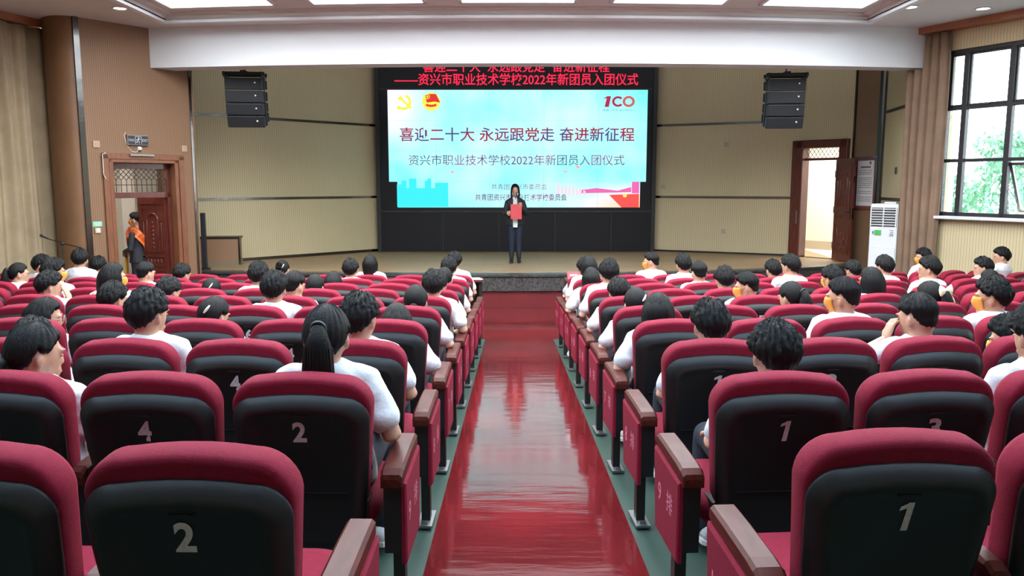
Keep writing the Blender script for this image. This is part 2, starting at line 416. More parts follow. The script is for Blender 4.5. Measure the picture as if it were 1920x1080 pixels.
# tray soffit with panel openings: 5 bays across, 3 along
BX = [-5.47, -3.45, -3.19, -1.17, -0.93, 1.10, 1.36, 3.40, 3.66, 5.62]
bays = [(-5.34, -3.60), (-3.06, -1.29), (-0.80, 0.98), (1.48, 3.24), (3.78, 5.48)]
rows = [(9.0, None), (5.0, 8.5), (1.0, 4.5)]
ZS = CZ + 0.10
b = MB()
def slab(x0, x1, yy0, yy1, z0=ZS, z1=ZS + 0.06):
    """yy1 None -> the curved front line"""
    n = 6
    for i in range(n):
        a, c = x0 + (x1 - x0) * i / n, x0 + (x1 - x0) * (i + 1) / n
        f = lambda x, y: y if not isinstance(y, tuple) else tray_y(x) - y[0]
        b.prism([(a, f(a, yy0)), (c, f(c, yy0)), (c, f(c, yy1)), (a, f(a, yy1))], z0, z1)
edges = [TX0] + [e for p in bays for e in p] + [TX1]
for i in range(0, len(edges), 2): slab(edges[i], edges[i + 1], TY0, (0.0,))
for (x0, x1) in bays:
    slab(x0, x1, (0.42,), (0.0,)); slab(x0, x1, 8.5, 9.0); slab(x0, x1, 4.5, 5.0); slab(x0, x1, TY0, 1.0)
struct('ceiling_tray', b, M['ceil'])
b = MB()
for (x0, x1) in bays:                                 # inner moulding lips round each opening
    for (y0, y1) in ((9.0, (0.42,)), (5.0, 8.5), (1.0, 4.5)):
        f = lambda x, y: y if not isinstance(y, tuple) else tray_y(x) - y[0]
        t = 0.05
        b.prism([(x0, y0), (x0 + t, y0), (x0 + t, f(x0, y1)), (x0, f(x0, y1))], ZS - 0.02, ZS + 0.34)
        b.prism([(x1 - t, y0), (x1, y0), (x1, f(x1, y1)), (x1 - t, f(x1, y1))], ZS - 0.02, ZS + 0.34)
        n = 4
        for i in range(n):
            a, c = x0 + (x1 - x0) * i / n, x0 + (x1 - x0) * (i + 1) / n
            b.prism([(a, f(a, y1) - t), (c, f(c, y1) - t), (c, f(c, y1)), (a, f(a, y1))], ZS - 0.02, ZS + 0.34)
        b.prism([(x0, y0), (x1, y0), (x1, y0 + t), (x0, y0 + t)], ZS - 0.02, ZS + 0.34)
struct('trim_3', b, M['white'])
M['panel'] = emit('luminous_panel', (0.90, 0.97, 1.0), PANEL_E)
colname = ['first', 'second', 'third', 'fourth', 'fifth']
for r_, (y0, y1) in enumerate(((9.0, None), (5.0, 8.5))):
    for c_, (x0, x1) in enumerate(bays):
        f = lambda x: (tray_y(x) - 0.42) if y1 is None else y1
        bb = MB(); bb.prism([(x0, y0), (x1, y0), (x1, f(x1)), ((x0 + x1) / 2, f((x0 + x1) / 2)), (x0, f(x0))], ZS + 0.30, ZS + 0.33)
        where = ['nearest the stage', 'in the middle of the hall'][r_]
        tag(bb.build('luminous_panel', M['panel']), '%s glowing white ceiling panel counted from the curtained wall, %s' % (colname[c_], where), 'ceiling light', 'luminous ceiling panels')
M['lens'] = emit('downlight_lens', (1.0, 0.96, 0.90), DOWN_E)
def downlight(x, y, z, label):
    t = thing('downlight', label, 'downlight', (x, y, z), group='round recessed downlights')
    bb = MB(); n = 24
    bb.loft([[(r * math.cos(2 * PI * k / n), r * math.sin(2 * PI * k / n), h) for k in range(n)] for r, h in ((0.080, 0.0), (0.112, -0.001), (0.116, -0.010), (0.098, -0.014), (0.080, 0.0))], cap=False)
    bb.build('trim_ring', M['white'], t)
    bb = MB(); bb.disc((0, 0, -0.004), 0.082, 0.006, 20); bb.build('lens', M['lens'], t)
downlight(-5.90, 12.48, CZ, 'round downlight in the ceiling above the brown door wall')
downlight(5.96, 12.40, CZ, 'round downlight in the ceiling by the corner of the light tray, window side')
downlight(7.10, 12.50, CZ, 'round downlight in the ceiling close above the window valance')
for x, y, w in ((-3.32, 12.0, 'first'), (-1.05, 11.75, 'second'), (1.23, 11.75, 'third'), (3.50, 11.9, 'fourth')):
    downlight(x, y, ZS, '%s downlight on the tray dividers counted from the curtained wall' % w)
for k, y in enumerate((8.2, 4.2)):
    for s, x in (('door', -6.9), ('window', 7.2)):
        downlight(x, y, CZ, 'round downlight over the %s side seats, %s from the stage' % (s, ('second', 'third', 'fourth')[k]))

# ------------------------------------------------------------------ walls
LW0, LW1 = (-6.93, 13.08), (-5.74, 14.61)
wall('wall_left', LW0, LW1, 0, CZ + 0.1, M['brown'], holes=[(0.40, 1.62, -0.01, 2.70)], th=0.30)
# rounded brown column between curtain and door wall
b = MB(); arc = [(-6.93, 13.08), (-7.00, 13.02), (-7.12, 12.99), (-7.28, 13.02), (-7.43, 13.12), (-7.56, 13.27), (-7.65, 13.45), (-7.69, 13.62)]

fa = []
for (xa, ya), (xb, yb) in zip(arc, arc[1:]): fa += [(xa + (xb - xa) * q / 3, ya + (yb - ya) * q / 3) for q in range(3)]
for _ in range(4): fa = [fa[0]] + [((p[0] + 2 * q[0] + r[0]) / 4, (p[1] + 2 * q[1] + r[1]) / 4) for p, q, r in zip(fa, fa[1:], fa[2:])] + [fa[-1]]
nf = len(fa); b.add([(*p, 0) for p in fa] + [(*p, CZ + 0.1) for p in fa], [(i, i + 1, nf + i + 1, nf + i) for i in range(nf - 1)])
b.add([(*fa[-1], 0), (-7.6, 14.2, 0), (-6.9, 13.8, 0), (*fa[0], 0), (*fa[-1], CZ + 0.1), (-7.6, 14.2, CZ + 0.1), (-6.9, 13.8, CZ + 0.1), (*fa[0], CZ + 0.1)], [(0, 1, 5, 4), (1, 2, 6, 5), (2, 3, 7, 6)], 0, False); struct('column', b, M['brown_plain'])
wall('wall_left_curtain', (-8.25, 12.1), (-7.75, 13.6), 0, CZ + 0.1, M['beige'])
wall('wall_left_front', (-9.5, 9.4), (-8.25, 12.1), 0, CZ + 0.1, M['beige'])
wall('wall_left_side', (-9.5, -3.2), (-9.5, 9.4), 0, CZ + 0.1, M['beige'])
wall('wall_rear', (9.6, -3.2), (-9.5, -3.2), 0, CZ + 0.1, M['beige'])
RW0, RW1 = (7.10, 14.18), (9.6, 9.43)
RL = math.hypot(RW1[0] - RW0[0], RW1[1] - RW0[1])
WU0, WU1, WZ0, WZ1 = 0.45, 3.62, 1.76, 4.50
wall('wall_right', RW0, RW1, 0, CZ + 0.1, M['beige'], holes=[(WU0, WU1, WZ0, WZ1)], th=0.22)
wall('wall_right_side', (9.6, 9.43), (9.6, -3.2), 0, CZ + 0.1, M['beige'], holes=[(2.0, 5.2, 1.9, 4.5)], th=0.22)
# stage walls
SL0, SL1 = (-6.95, 16.17), (-3.15, 20.05)
wall('wall_stage_left', SL0, SL1, 0.0, 5.7, M['beige'])
wall('wall_stage_left_wing', (-5.72, 14.66), (-6.95, 16.17), 0.0, 5.7, M['brown_plain'])
SR0, SR1 = (3.35, 20.03), (6.45, 18.52)
wall('wall_stage_right', SR0, SR1, 0.0, 5.7, M['beige'])
DR0, DR1 = (6.45, 18.52), (7.36, 17.38)
wall('wall_stage_door', DR0, DR1, 0.0, 5.7, M['beige'], holes=[(0.25, 1.24, 0.635, 3.12)], th=0.18)
PL0, PL1 = (7.34, 17.40), (7.545, 16.62)
wall('wall_pilaster', PL0, PL1, 0.0, 5.7, M['brown'])
WG0, WG1 = (7.575, 16.55), (7.14, 14.2)
wall('wall_wing', WG0, WG1, 0.0, 5.7, M['beige'])
b = MB(); b.box((0.2, 20.25, 3.1), (7.4, 0.3, 5.2)); struct('wall_stage_back', b, M['black'])
b = MB(); b.prism([(-7.2, 13.7), (7.8, 13.7), (7.8, 20.6), (-7.2, 20.6)], 5.55, 5.7); struct('ceiling_stage', b, M['black'])

# wall trims
def wtrim(name, p0, p1, u0, u1, z0, z1, m, out=0.018, inn=0.02):
    b = MB(); b.box(((u0 + u1) / 2, (inn - out) / 2, (z0 + z1) / 2), (u1 - u0, out + inn, z1 - z0))
    return struct(name, b, m, loc=(p0[0], p0[1], 0), rotz=wang(p0, p1))
SLL = math.hypot(SL1[0] - SL0[0], SL1[1] - SL0[1]); SRL = math.hypot(SR1[0] - SR0[0], SR1[1] - SR0[1]); WGL = math.hypot(WG1[0] - WG0[0], WG1[1] - WG0[1])
for i, (z, h) in enumerate(((3.71, 0.028), (1.98, 0.028))):
    wtrim('trim_%d' % (4 + i), SL0, SL1, 0, SLL, z - h, z + h, M['mirror'])
    wtrim('trim_%d' % (6 + i), SR0, SR1, 0, SRL, z - h, z + h, M['mirror'])
    wtrim('trim_%d' % (8 + i), WG0, WG1, 0, WGL, z - h + 0.02, z + h + 0.02, M['darktrim'])
wtrim('baseboard_left', SL0, SL1, 0, SLL, 0.635, 0.70, M['mirror'])
wtrim('baseboard_right', SR0, SR1, 0, SRL, 0.635, 0.68, M['darktrim'])
wtrim('trim_10', LW0, LW1, -0.03, 0.06, 0, CZ, M['mirror'], 0.03)
wtrim('trim_11', LW0, LW1, 1.90, 1.94, 0, CZ + 0.1, M['mirror'], 0.02)
wtrim('trim_12', PL0, PL1, -0.03, 0.01, 0.6, 5.6, M['darktrim'], 0.03)
wtrim('trim_13', PL0, PL1, 0.76, 0.84, 0.0, 5.6, M['darktrim'], 0.05)
wtrim('trim_14', WG0, WG1, 0.0, 0.06, 0.0, 5.6, M['mirror'], 0.03)

# valances at the top of the curtains
def valance(name, p0, p1, u0, u1, z0, label):
    b = MB(); b.box(((u0 + u1) / 2, -0.12, (z0 + CZ) / 2), (u1 - u0, 0.24, CZ - z0 - 0.002))
    o = b.build(name, M['valance'], loc=(p0[0], p0[1], 0), rotz=wang(p0, p1)); tag(o, label, 'valance'); return o
valance('curtain_valance', RW0, RW1, 0.02, RL, 4.81, 'orange-brown wooden valance along the top of the window wall')
LC0, LC1 = (-8.25, 12.1), (-7.75, 13.6)
valance('curtain_valance', LC0, LC1, 0.0, 1.56, 4.80, 'reddish wooden valance above the closed beige curtain')

def curtain(name, p0, p1, u0, u1, z0, ztop, m, label, off=0.14, amp=0.055, wl=0.16, seed=1):
    rnd = random.Random(seed); n = int((u1 - u0) / 0.012); nz = 14; rows = []
    ph = rnd.random() * 6
    for k in range(nz + 1):
        row = []
        for i in range(n + 1):
            u = u0 + (u1 - u0) * i / n
            zt = ztop(u); z = z0 + (zt - z0) * k / nz
            w = 2 * PI * u / wl + ph + 0.8 * math.sin(u * 5 + ph) + 0.25 * math.sin(k * 0.35 + u * 3)
            d = off + amp * math.sin(w) * (0.85 + 0.25 * math.sin(u * 9 + k * 0.2)) + 0.018 * math.sin(2 * w + 1)
            row.append((u + 0.01 * math.sin(k * 0.4 + u * 7), -d, z))
        rows.append(row)
    b = MB(); vs = [p for r_ in rows for p in r_]; nn = n + 1; fs = []
    for k in range(nz):
        for i in range(n): fs.append((k * nn + i, k * nn + i + 1, (k + 1) * nn + i + 1, (k + 1) * nn + i))
    b.add(vs, fs)
    o = b.build(name, m, loc=(p0[0], p0[1], 0), rotz=wang(p0, p1))
    s = o.modifiers.new('s', 'SOLIDIFY'); s.thickness = 0.008
    return tag(o, label, 'curtain')
curtain('curtain', RW0, RW1, -0.21, 0.56, 0.12, lambda u: 4.79 if u > 0.13 else 4.24, M['curtain'], 'pleated brown curtain drawn aside beside the big window', off=0.15, wl=0.145)
curtain('curtain', LC0, LC1, -0.2, 1.52, 0.12, lambda u: 4.79, M['curtain_l'], 'closed beige curtain hanging beside the rounded brown column', amp=0.06, wl=0.36, seed=4)

# ------------------------------------------------------------------ the big window
def window(p0, p1, u0, u1, z0, z1, name, open_bay=None, us=None, zs=None):
    a = wang(p0, p1)
    t = bpy.data.objects.new(name, None); C.objects.link(t); t.location = (p0[0], p0[1], 0); t.rotation_euler = (0, 0, a); t['kind'] = 'structure'
    fr = MB(); d = 0.09; yc = 0.06
    for z in [z0 + 0.03, z1 - 0.035]: fr.box(((u0 + u1) / 2, yc, z), (u1 - u0, d, 0.07))
    for u in us: fr.box((u, yc, (z0 + z1) / 2), (0.085 if u not in (u0, u1) else 0.06, d, z1 - z0))
    for z in zs: fr.box(((u0 + u1) / 2, yc, z), (u1 - u0, d * 0.9, 0.055))
    # slim inner sashes of the top lights
    for i in range(len(us) - 1):
        x0, x1 = us[i] + 0.05, us[i + 1] - 0.05; zt0, zt1 = zs[-1] + 0.03, z1 - 0.07
        for zz in (zt0 + 0.015, zt1 - 0.015): fr.box(((x0 + x1) / 2, yc + 0.01, zz), (x1 - x0, 0.05, 0.035))
        for xx in (x0, x1): fr.box((xx, yc + 0.01, (zt0 + zt1) / 2), (0.035, 0.05, zt1 - zt0))
        fr.box(((x0 + x1) / 2, yc - 0.03, zt0), (0.09, 0.04, 0.03))
    bevel(fr.build('window_frame', M['bronze'], t), 0.006)
    sill = MB(); sill.box(((u0 + u1) / 2, -0.02, z0 - 0.025), (u1 - u0 + 0.1, 0.30, 0.05)); bevel(sill.build('window_sill', M['white'], t), 0.008)
    zz = [z0] + list(zs) + [z1]
    for i in range(len(us) - 1):
        for k in range(len(zz) - 1):
            if open_bay == (i, k):
                # top-hung casement pushed outward
                sash = MB(); w, h = us[i + 1] - us[i] - 0.1, zz[k + 1] - zz[k] - 0.08
                rm = Euler((R(24), 0, 0)).to_matrix(); piv = Vector(((us[i] + us[i + 1]) / 2, yc + 0.03, zz[k + 1] - 0.05))
                for c, s in (((0, 0, -0.02), (w, 0.04, 0.045)), ((0, 0, -h), (w, 0.04, 0.045)), ((-w / 2, 0, -h / 2), (0.045, 0.04, h)), ((w / 2, 0, -h / 2), (0.045, 0.04, h))):
                    sash.box(piv + rm @ Vector(c), s, rot=rm)
                sash.tube([(us[i] + 0.07, yc, zz[k] + 0.45), piv + rm @ Vector((-w / 2, 0, -h * 0.8))], 0.008, 6)
                so = sash.build('casement', M['steel'], t)
                g = MB(); g.box(piv + rm @ Vector((0, 0, -h / 2)), (w - 0.04, 0.006, h - 0.04), rot=rm); g.build('pane', M['glass'], so)
                continue
            g = MB(); g.box(((us[i] + us[i + 1]) / 2, yc, (zz[k] + zz[k + 1]) / 2), (us[i + 1] - us[i] - 0.06, 0.006, zz[k + 1] - zz[k] - 0.05)); g.build('pane', M['glass'], t)
    return t
window(RW0, RW1, WU0, WU1, WZ0, WZ1, 'window_1', open_bay=(2, 0), us=[0.45, 0.77, 1.52, 2.24, 2.96, 3.62], zs=[2.685, 3.545])
window((9.6, 9.43), (9.6, -3.2), 2.0, 5.2, 1.9, 4.5, 'window_2', us=[2.0, 2.8, 3.6, 4.4, 5.2], zs=[2.8, 3.6])

# outdoors: yard, trees, a pale building
b = MB(); b.box((42, 15, -2.2), (62, 90, 0.3)); struct('ground', b, M['yard'])
def tree(x, y, h, r, seed, label):
    rnd = random.Random(seed); t = thing('tree', label, 'tree', (x, y, -2.05), group='trees outside the window')
    b = MB(); b.tube([(0, 0, 0), (0.1, 0, h * 0.3), (0, 0.1, h * 0.6)], [0.22, 0.17, 0.10], 8); b.build('trunk', M['bark'], t)
    b = MB()
    for k in range(46):                                   # clumps of small leaves
        a = rnd.random() * 2 * PI; q = rnd.random() ** 0.5 * r; z = h * (0.34 + 0.60 * rnd.random())
        q *= 1 - max(0, (z / h - 0.60)) * 1.8
        c = Vector((q * math.cos(a), q * math.sin(a), z)); s = r * 0.34
        for l in range(46):
            d = Vector((rnd.gauss(0, 1), rnd.gauss(0, 1), rnd.gauss(0, 0.8))).normalized() * s * rnd.random() ** 0.4
            e = Euler((rnd.random() * 6, rnd.random() * 6, rnd.random() * 6)).to_matrix(); w = 0.10 + 0.07 * rnd.random()
            b.add([c + d + e @ Vector(p) for p in ((-w, 0, 0), (0, -w * 0.5, 0.02), (w, 0, 0), (0, w * 0.5, 0.02))], [(0, 1, 2, 3)], 0, False)
    o = b.build('crown', M['leaf'], t)
for i, (x, y, h, r) in enumerate(((13.3, 25.0, 4.7, 1.1), (17.6, 28.6, 6.3, 1.8), (16.2, 23.6, 5.0, 1.3), (23.5, 30, 6.8, 2.3), (19.6, 19.5, 5.6, 1.7), (26, 20, 6.2, 2.2))):
    tree(x, y, h, r, 40 + i, ['low leafy tree outside, seen through the pane next to the brown curtain', 'tall leafy tree outside, rising in the middle of the big window', 'leafy tree outside, seen past the second window mullion', 'far tall tree outside, behind all the others', 'leafy tree outside beyond the opened casement', 'broad tree outside, farthest along the window wall'][i])
t = thing('pale_building', 'low pale building outside below the trees, seen through the window', 'building', (12.4, 19.6, -2.05), R(-35))
b = MB(); b.box((0, 0, 1.5), (3.6, 1.6, 3.0)); b.build('wall', M['cream'], t)
b = MB(); b.box((0, 0, 3.08), (3.9, 1.9, 0.16)); b.build('roof', M['white'], t)
# ------------------------------------------------------------------ doors
def lattice(b, u0, u1, z0, z1, y, n=9):
    """diagonal bars above, upright bars below"""
    w = (u1 - u0) / n; zm = z0 + (z1 - z0) * 0.52
    for i in range(n + 1):
        b.tube([(u0 + i * w, y, z0), (u0 + i * w, y, zm)], 0.006, 5)
    b.box(((u0 + u1) / 2, y, z0 + (zm - z0) * 0.6), (u1 - u0, 0.012, 0.012))
    hh = z1 - zm
    for i in range(-1, n + 1):
        for sgn in (1, -1):
            xa = u0 + i * w; xb = xa + sgn * w * 2
            pts = []
            for q in range(9):
                x = xa + (xb - xa) * q / 8
                if u0 - 1e-6 <= x <= u1 + 1e-6: pts.append((x, y, zm + hh * q / 8))
            if len(pts) > 1: b.tube([pts[0], pts[-1]], 0.006, 5)
def diamond(b, u0, u1, z0, z1, y, n=9):
    w = (u1 - u0) / n
    for i in range(-1, n + 1):
        for sgn in (1, -1):
            xa = u0 + i * w; xb = xa + sgn * w * 1.5; pts = []
            for q in range(13):
                x = xa + (xb - xa) * q / 12
                if u0 - 1e-6 <= x <= u1 + 1e-6: pts.append((x, y, z0 + (z1 - z0) * q / 12))
            if len(pts) > 1: b.tube([pts[0], pts[-1]], 0.006, 5)
def door_leaf(parent, w, h, loc, rotz):
    b = MB(); b.box((w / 2, 0, h / 2), (w, 0.045, h))
    for sy in (-1, 1):
        y = sy * 0.026
        def bar(x0, x1, z0, z1, t=0.018): b.box(((x0 + x1) / 2, y, (z0 + z1) / 2), (x1 - x0, t, z1 - z0))
        m = 0.10 * w; e = 0.018
        for (x0, x1, z0, z1) in ((m, w - m, 0.52 * h, 0.95 * h), (m, w - m, 0.395 * h, 0.485 * h), (m, w - m, 0.07 * h, 0.36 * h)):
            bar(x0, x1, z1 - e, z1); bar(x0, x1, z0, z0 + e); bar(x0, x0 + e, z0, z1); bar(x1 - e, x1, z0, z1)
        cx = w / 2; r = 0.20 * w                                    # arch with columns, ornament strip
        b.tube([(cx + r * math.cos(PI * k / 12), y, 0.80 * h + r * math.sin(PI * k / 12)) for k in range(13)], 0.014, 6)
        for s in (-1, 1):
            b.tube([(cx + s * r, y, 0.54 * h), (cx + s * r, y, 0.80 * h)], 0.013, 6)
            b.tube([(cx + s * 0.32 * w, y, 0.54 * h), (cx + s * 0.32 * w, y, 0.78 * h)], 0.016, 6)
            b.box((cx + s * 0.31 * w, y, 0.80 * h), (0.10 * w, 0.03, 0.02))
            bar(cx + s * 0.29 * w - 0.09 * w, cx + s * 0.29 * w + 0.09 * w, 0.90 * h, 0.905 * h)
        for k in range(7): b.ell((cx, y, 0.56 * h + k * 0.036 * h), (0.045 * w, 0.012, 0.014 * h), nu=8, nv=6)
        for k in range(5): b.ell((cx + (k - 2) * 0.12 * w, y, 0.44 * h), (0.05 * w, 0.012, 0.018 * h), nu=8, nv=6)
        b.tube([(cx + 0.15 * w * math.cos(2 * PI * k / 14), y, 0.20 * h + 0.05 * h * math.sin(2 * PI * k / 14)) for k in range(15)], 0.011, 6)
        for k in range(3): b.ell((cx, y, 0.13 * h + k * 0.07 * h), (0.07 * w, 0.012, 0.02 * h), nu=8, nv=6)
        for s in (-1, 1): b.tube([(cx + s * 0.28 * w, y, 0.10 * h), (cx + s * 0.2 * w, y, 0.20 * h), (cx + s * 0.28 * w, y, 0.32 * h)], 0.010, 6)
    o = b.build('door_leaf', M['doorwood'], parent, loc, rotz)
    hb = MB()
    for sy in (-1, 1):
        hb.box((w - 0.06, sy * 0.03, 0.47 * h), (0.035, 0.012, 0.26)); hb.tube([(w - 0.06, sy * 0.05, 0.48 * h), (w - 0.17, sy * 0.055, 0.48 * h)], 0.010, 8)
    hb.box((w + 0.001, 0, 0.47 * h), (0.004, 0.03, 0.22)); hb.box((w + 0.001, 0, 0.80 * h), (0.004, 0.03, 0.12))
    hb.build('handle', M['mirror'], o)
    hg = MB()
    for z in (0.15, 0.5, 0.85): hg.tube([(0, -0.03, z * h - 0.06), (0, -0.03, z * h + 0.06)], 0.012, 8)
    hg.build('hinge', M['steel'], o)
    return o
# door in the brown wall (to the side corridor)
D1 = bpy.data.objects.new('door_1', None); C.objects.link(D1); D1.location = (LW0[0], LW0[1], 0); D1.rotation_euler = (0, 0, wang(LW0, LW1)); D1['kind'] = 'structure'
b = MB(); d0, d1 = -0.03, 0.31; dm, dd = (d0 + d1) / 2, d1 - d0
b.box((0.435, dm, 1.36), (0.07, dd, 2.72)); b.box((1.585, dm, 1.36), (0.07, dd, 2.72)); b.box((1.01, dm, 2.685), (1.22, dd, 0.07))
for u in (0.345, 1.675): b.box((u, -0.02, 1.39), (0.10, 0.045, 2.78))
b.box((1.01, -0.02, 2.755), (1.43, 0.045, 0.10))
bevel(b.build('door_casing', M['casing'], D1), 0.008)
b = MB(); b.box((1.01, 0.20, 2.60), (1.1, 0.07, 0.10)); b.box((1.01, 0.20, 2.105), (1.1, 0.07, 0.10)); b.box((0.495, 0.20, 1.32), (0.05, 0.07, 2.64)); b.box((1.525, 0.20, 1.32), (0.05, 0.07, 2.64))
bevel(b.build('door_frame', M['doorwood'], D1), 0.006)
b = MB(); lattice(b, 0.52, 1.50, 2.155, 2.55, 0.20, 11); b.build('transom_grille', M['frame'], D1)
door_leaf(D1, 0.62, 2.05, (1.50, 0.235, 0.005), PI - R(70))
# corridor behind it
u_, n_ = Vector((math.cos(wang(LW0, LW1)), math.sin(wang(LW0, LW1)), 0)), Vector((-math.sin(wang(LW0, LW1)), math.cos(wang(LW0, LW1)), 0))
base = Vector((LW0[0], LW0[1], 0))
def cp(u, n): p = base + u_ * u + n_ * n; return (p.x, p.y)
wall('wall_corridor', cp(-0.2, 2.1), cp(2.62, 2.1), 0, 3.2, M['cream'])
wall('wall_corridor_end', cp(0.1, 0.31), cp(-0.2, 2.1), 0, 3.2, M['cream'])
struct('wall_corridor_pier', MB().prism([cp(1.5, 1.86), cp(1.76, 1.86), cp(1.76, 2.1), cp(1.5, 2.1)], 0, 3.2), M['cream'])
struct('ceiling_corridor', MB().prism([cp(0.1, 0.29), cp(2.02, 0.29), cp(2.6, 2.2), cp(-0.2, 2.2)], 3.0, 3.1), M['white'])
struct('floor_corridor', MB().prism([cp(0.42, 0.0), cp(1.6, 0.0), cp(1.9, 0.31), cp(1.9, 2.2), cp(-0.2, 2.2), cp(0.12, 0.31)], 0.0, 0.004), M['cream'])
struct('trim_15', MB().prism([cp(-0.2, 2.088), cp(2.0, 2.088), cp(2.0, 2.1), cp(-0.2, 2.1)], 1.72, 1.75), M['darktrim'])
b = MB(); b.prism([cp(0.3, 0.5), cp(1.5, 0.5), cp(1.5, 0.9), cp(0.3, 0.9)], 2.975, 2.995)  # unseen glowing panel, added to brighten the corridor in place of daylight
tag(b.build('corridor_fill', emit('corridor_fill_glow', (1.0, 0.97, 0.92), CORR_L)), 'added unseen fill panel brightening the side corridor behind the brown wall', 'ceiling light')

# stage side door
D2 = bpy.data.objects.new('door_2', None); C.objects.link(D2); D2.location = (DR0[0], DR0[1], 0); D2.rotation_euler = (0, 0, wang(DR0, DR1)); D2['kind'] = 'structure'
b = MB()
b.box((0.14, 0.04, 1.95), (0.27, 0.30, 2.63)); b.box((1.235, 0.04, 1.95), (0.20, 0.30, 2.63)); b.box((0.69, 0.04, 3.175), (1.30, 0.30, 0.18)); b.box((0.70, 0.05, 2.845), (0.92, 0.12, 0.06))
bevel(b.build('door_frame', M['doorwood'], D2), 0.02)
b = MB(); diamond(b, 0.27, 1.14, 2.875, 3.085, 0.06, 9); b.build('transom_grille', M['frame'], D2)
b = MB(); b.box((0.19, -0.112, 1.55), (0.03, 0.012, 0.30)); b.build('lock_plate', M['steel'], D2)
lo = Vector((math.cos(-wang(DR0, DR1)), math.sin(-wang(DR0, DR1))))
lf = door_leaf(D2, 0.64, 2.19, (1.13, -0.13, 0.645), 0)
lf.rotation_euler = (0, 0, math.atan2(-0.98, 0.20) - wang(DR0, DR1))
ur, nr = Vector((math.cos(wang(DR0, DR1)), math.sin(wang(DR0, DR1)), 0)), Vector((-math.sin(wang(DR0, DR1)), math.cos(wang(DR0, DR1)), 0))
baseR = Vector((DR0[0], DR0[1], 0))
def cr(u, n): p = baseR + ur * u + nr * n; return (p.x, p.y)
wall('wall_backstage', cr(-1.6, 2.3), cr(2.4, 2.3), 0.63, 3.6, M['cream'])
wall('wall_backstage_end', cr(2.4, 2.3), cr(2.4, 0.1), 0.63, 3.6, M['cream'])
wall('wall_backstage_far', cr(-1.6, 0.19), cr(-1.6, 2.3), 0.63, 3.6, M['cream'])
struct('ceiling_backstage', MB().prism([cr(-1.6, 0.19), cr(2.4, 0.19), cr(2.4, 2.4), cr(-1.6, 2.4)], 3.5, 3.6), M['white'])
struct('floor_backstage', MB().prism([cr(-1.6, 0.0), cr(2.4, 0.0), cr(2.4, 2.4), cr(-1.6, 2.4)], 0.58, 0.634), M['cream'])
struct('baseboard_backstage', MB().prism([cr(-1.5, 2.28), cr(2.3, 2.28), cr(2.3, 2.3), cr(-1.5, 2.3)], 0.635, 0.85), mat('tan_skirting', (0.40, 0.33, 0.24), 0.6))
b = MB(); b.prism([cr(-0.5, 0.8), cr(1.5, 0.8), cr(1.5, 1.6), cr(-0.5, 1.6)], 3.47, 3.49)  # glow overhead, out of view, added for the sunlit passage
tag(b.build('backstage_fill', emit('backstage_fill_glow', (1.0, 0.98, 0.95), CORR_R)), 'added unseen glow panel brightening the passage behind the stage door', 'ceiling light')
dd3 = bpy.data.objects.new('door_3', None); C.objects.link(dd3); dd3.location = (*cr(1.55, 2.27), 0.635); dd3.rotation_euler = (0, 0, wang(DR0, DR1)); dd3['kind'] = 'structure'
b = MB(); b.box((0.45, 0.0, 1.05), (0.9, 0.04, 2.1)); b.build('door_leaf', M['white'], dd3)
b = MB(); b.tube([(0.08, -0.05, 1.0), (0.2, -0.05, 1.0)], 0.012, 8); b.build('handle', M['steel'], dd3)

# ------------------------------------------------------------------ LED wall
LY = 19.72
def lx(px): return (px - 960) * 0.0129
def lz(py): return 4.547 - (py - 168) * 0.01277
led = thing('led_wall', 'big black video wall with a bright cyan slide behind the presenter', 'screen', (0.1, LY, 0.636))
def inled(p): return (p[0] - 0.1, p[1] - LY, p[2] - 0.636)
b = MB(); b.box((0, 0.16, 2.35), (6.72, 0.30, 4.70)); b.build('cabinet', M['led_black'], led)
b = MB()
for x in (-3.36, 3.36): b.box((x, 0.0, 2.35), (0.10, 0.06, 4.70))
b.box((0, 0.0, 0.99), (6.72, 0.05, 0.05)); b.box((0, 0.0, 3.93), (6.72, 0.03, 0.05))
b.build('bezel', M['black'], led)
b = MB()
for x in (-1.80, -0.42, 0.96, 2.34): b.box((x, 0.004, 0.48), (0.012, 0.02, 0.94))
for x in (-2.2, -1.2, -0.4, 1.2, 2.0): b.box((x, -0.02, 0.99), (0.16, 0.03, 0.018))
b.build('panel_seam', mat('seam_grey', (0.035, 0.035, 0.04), 0.5), led)
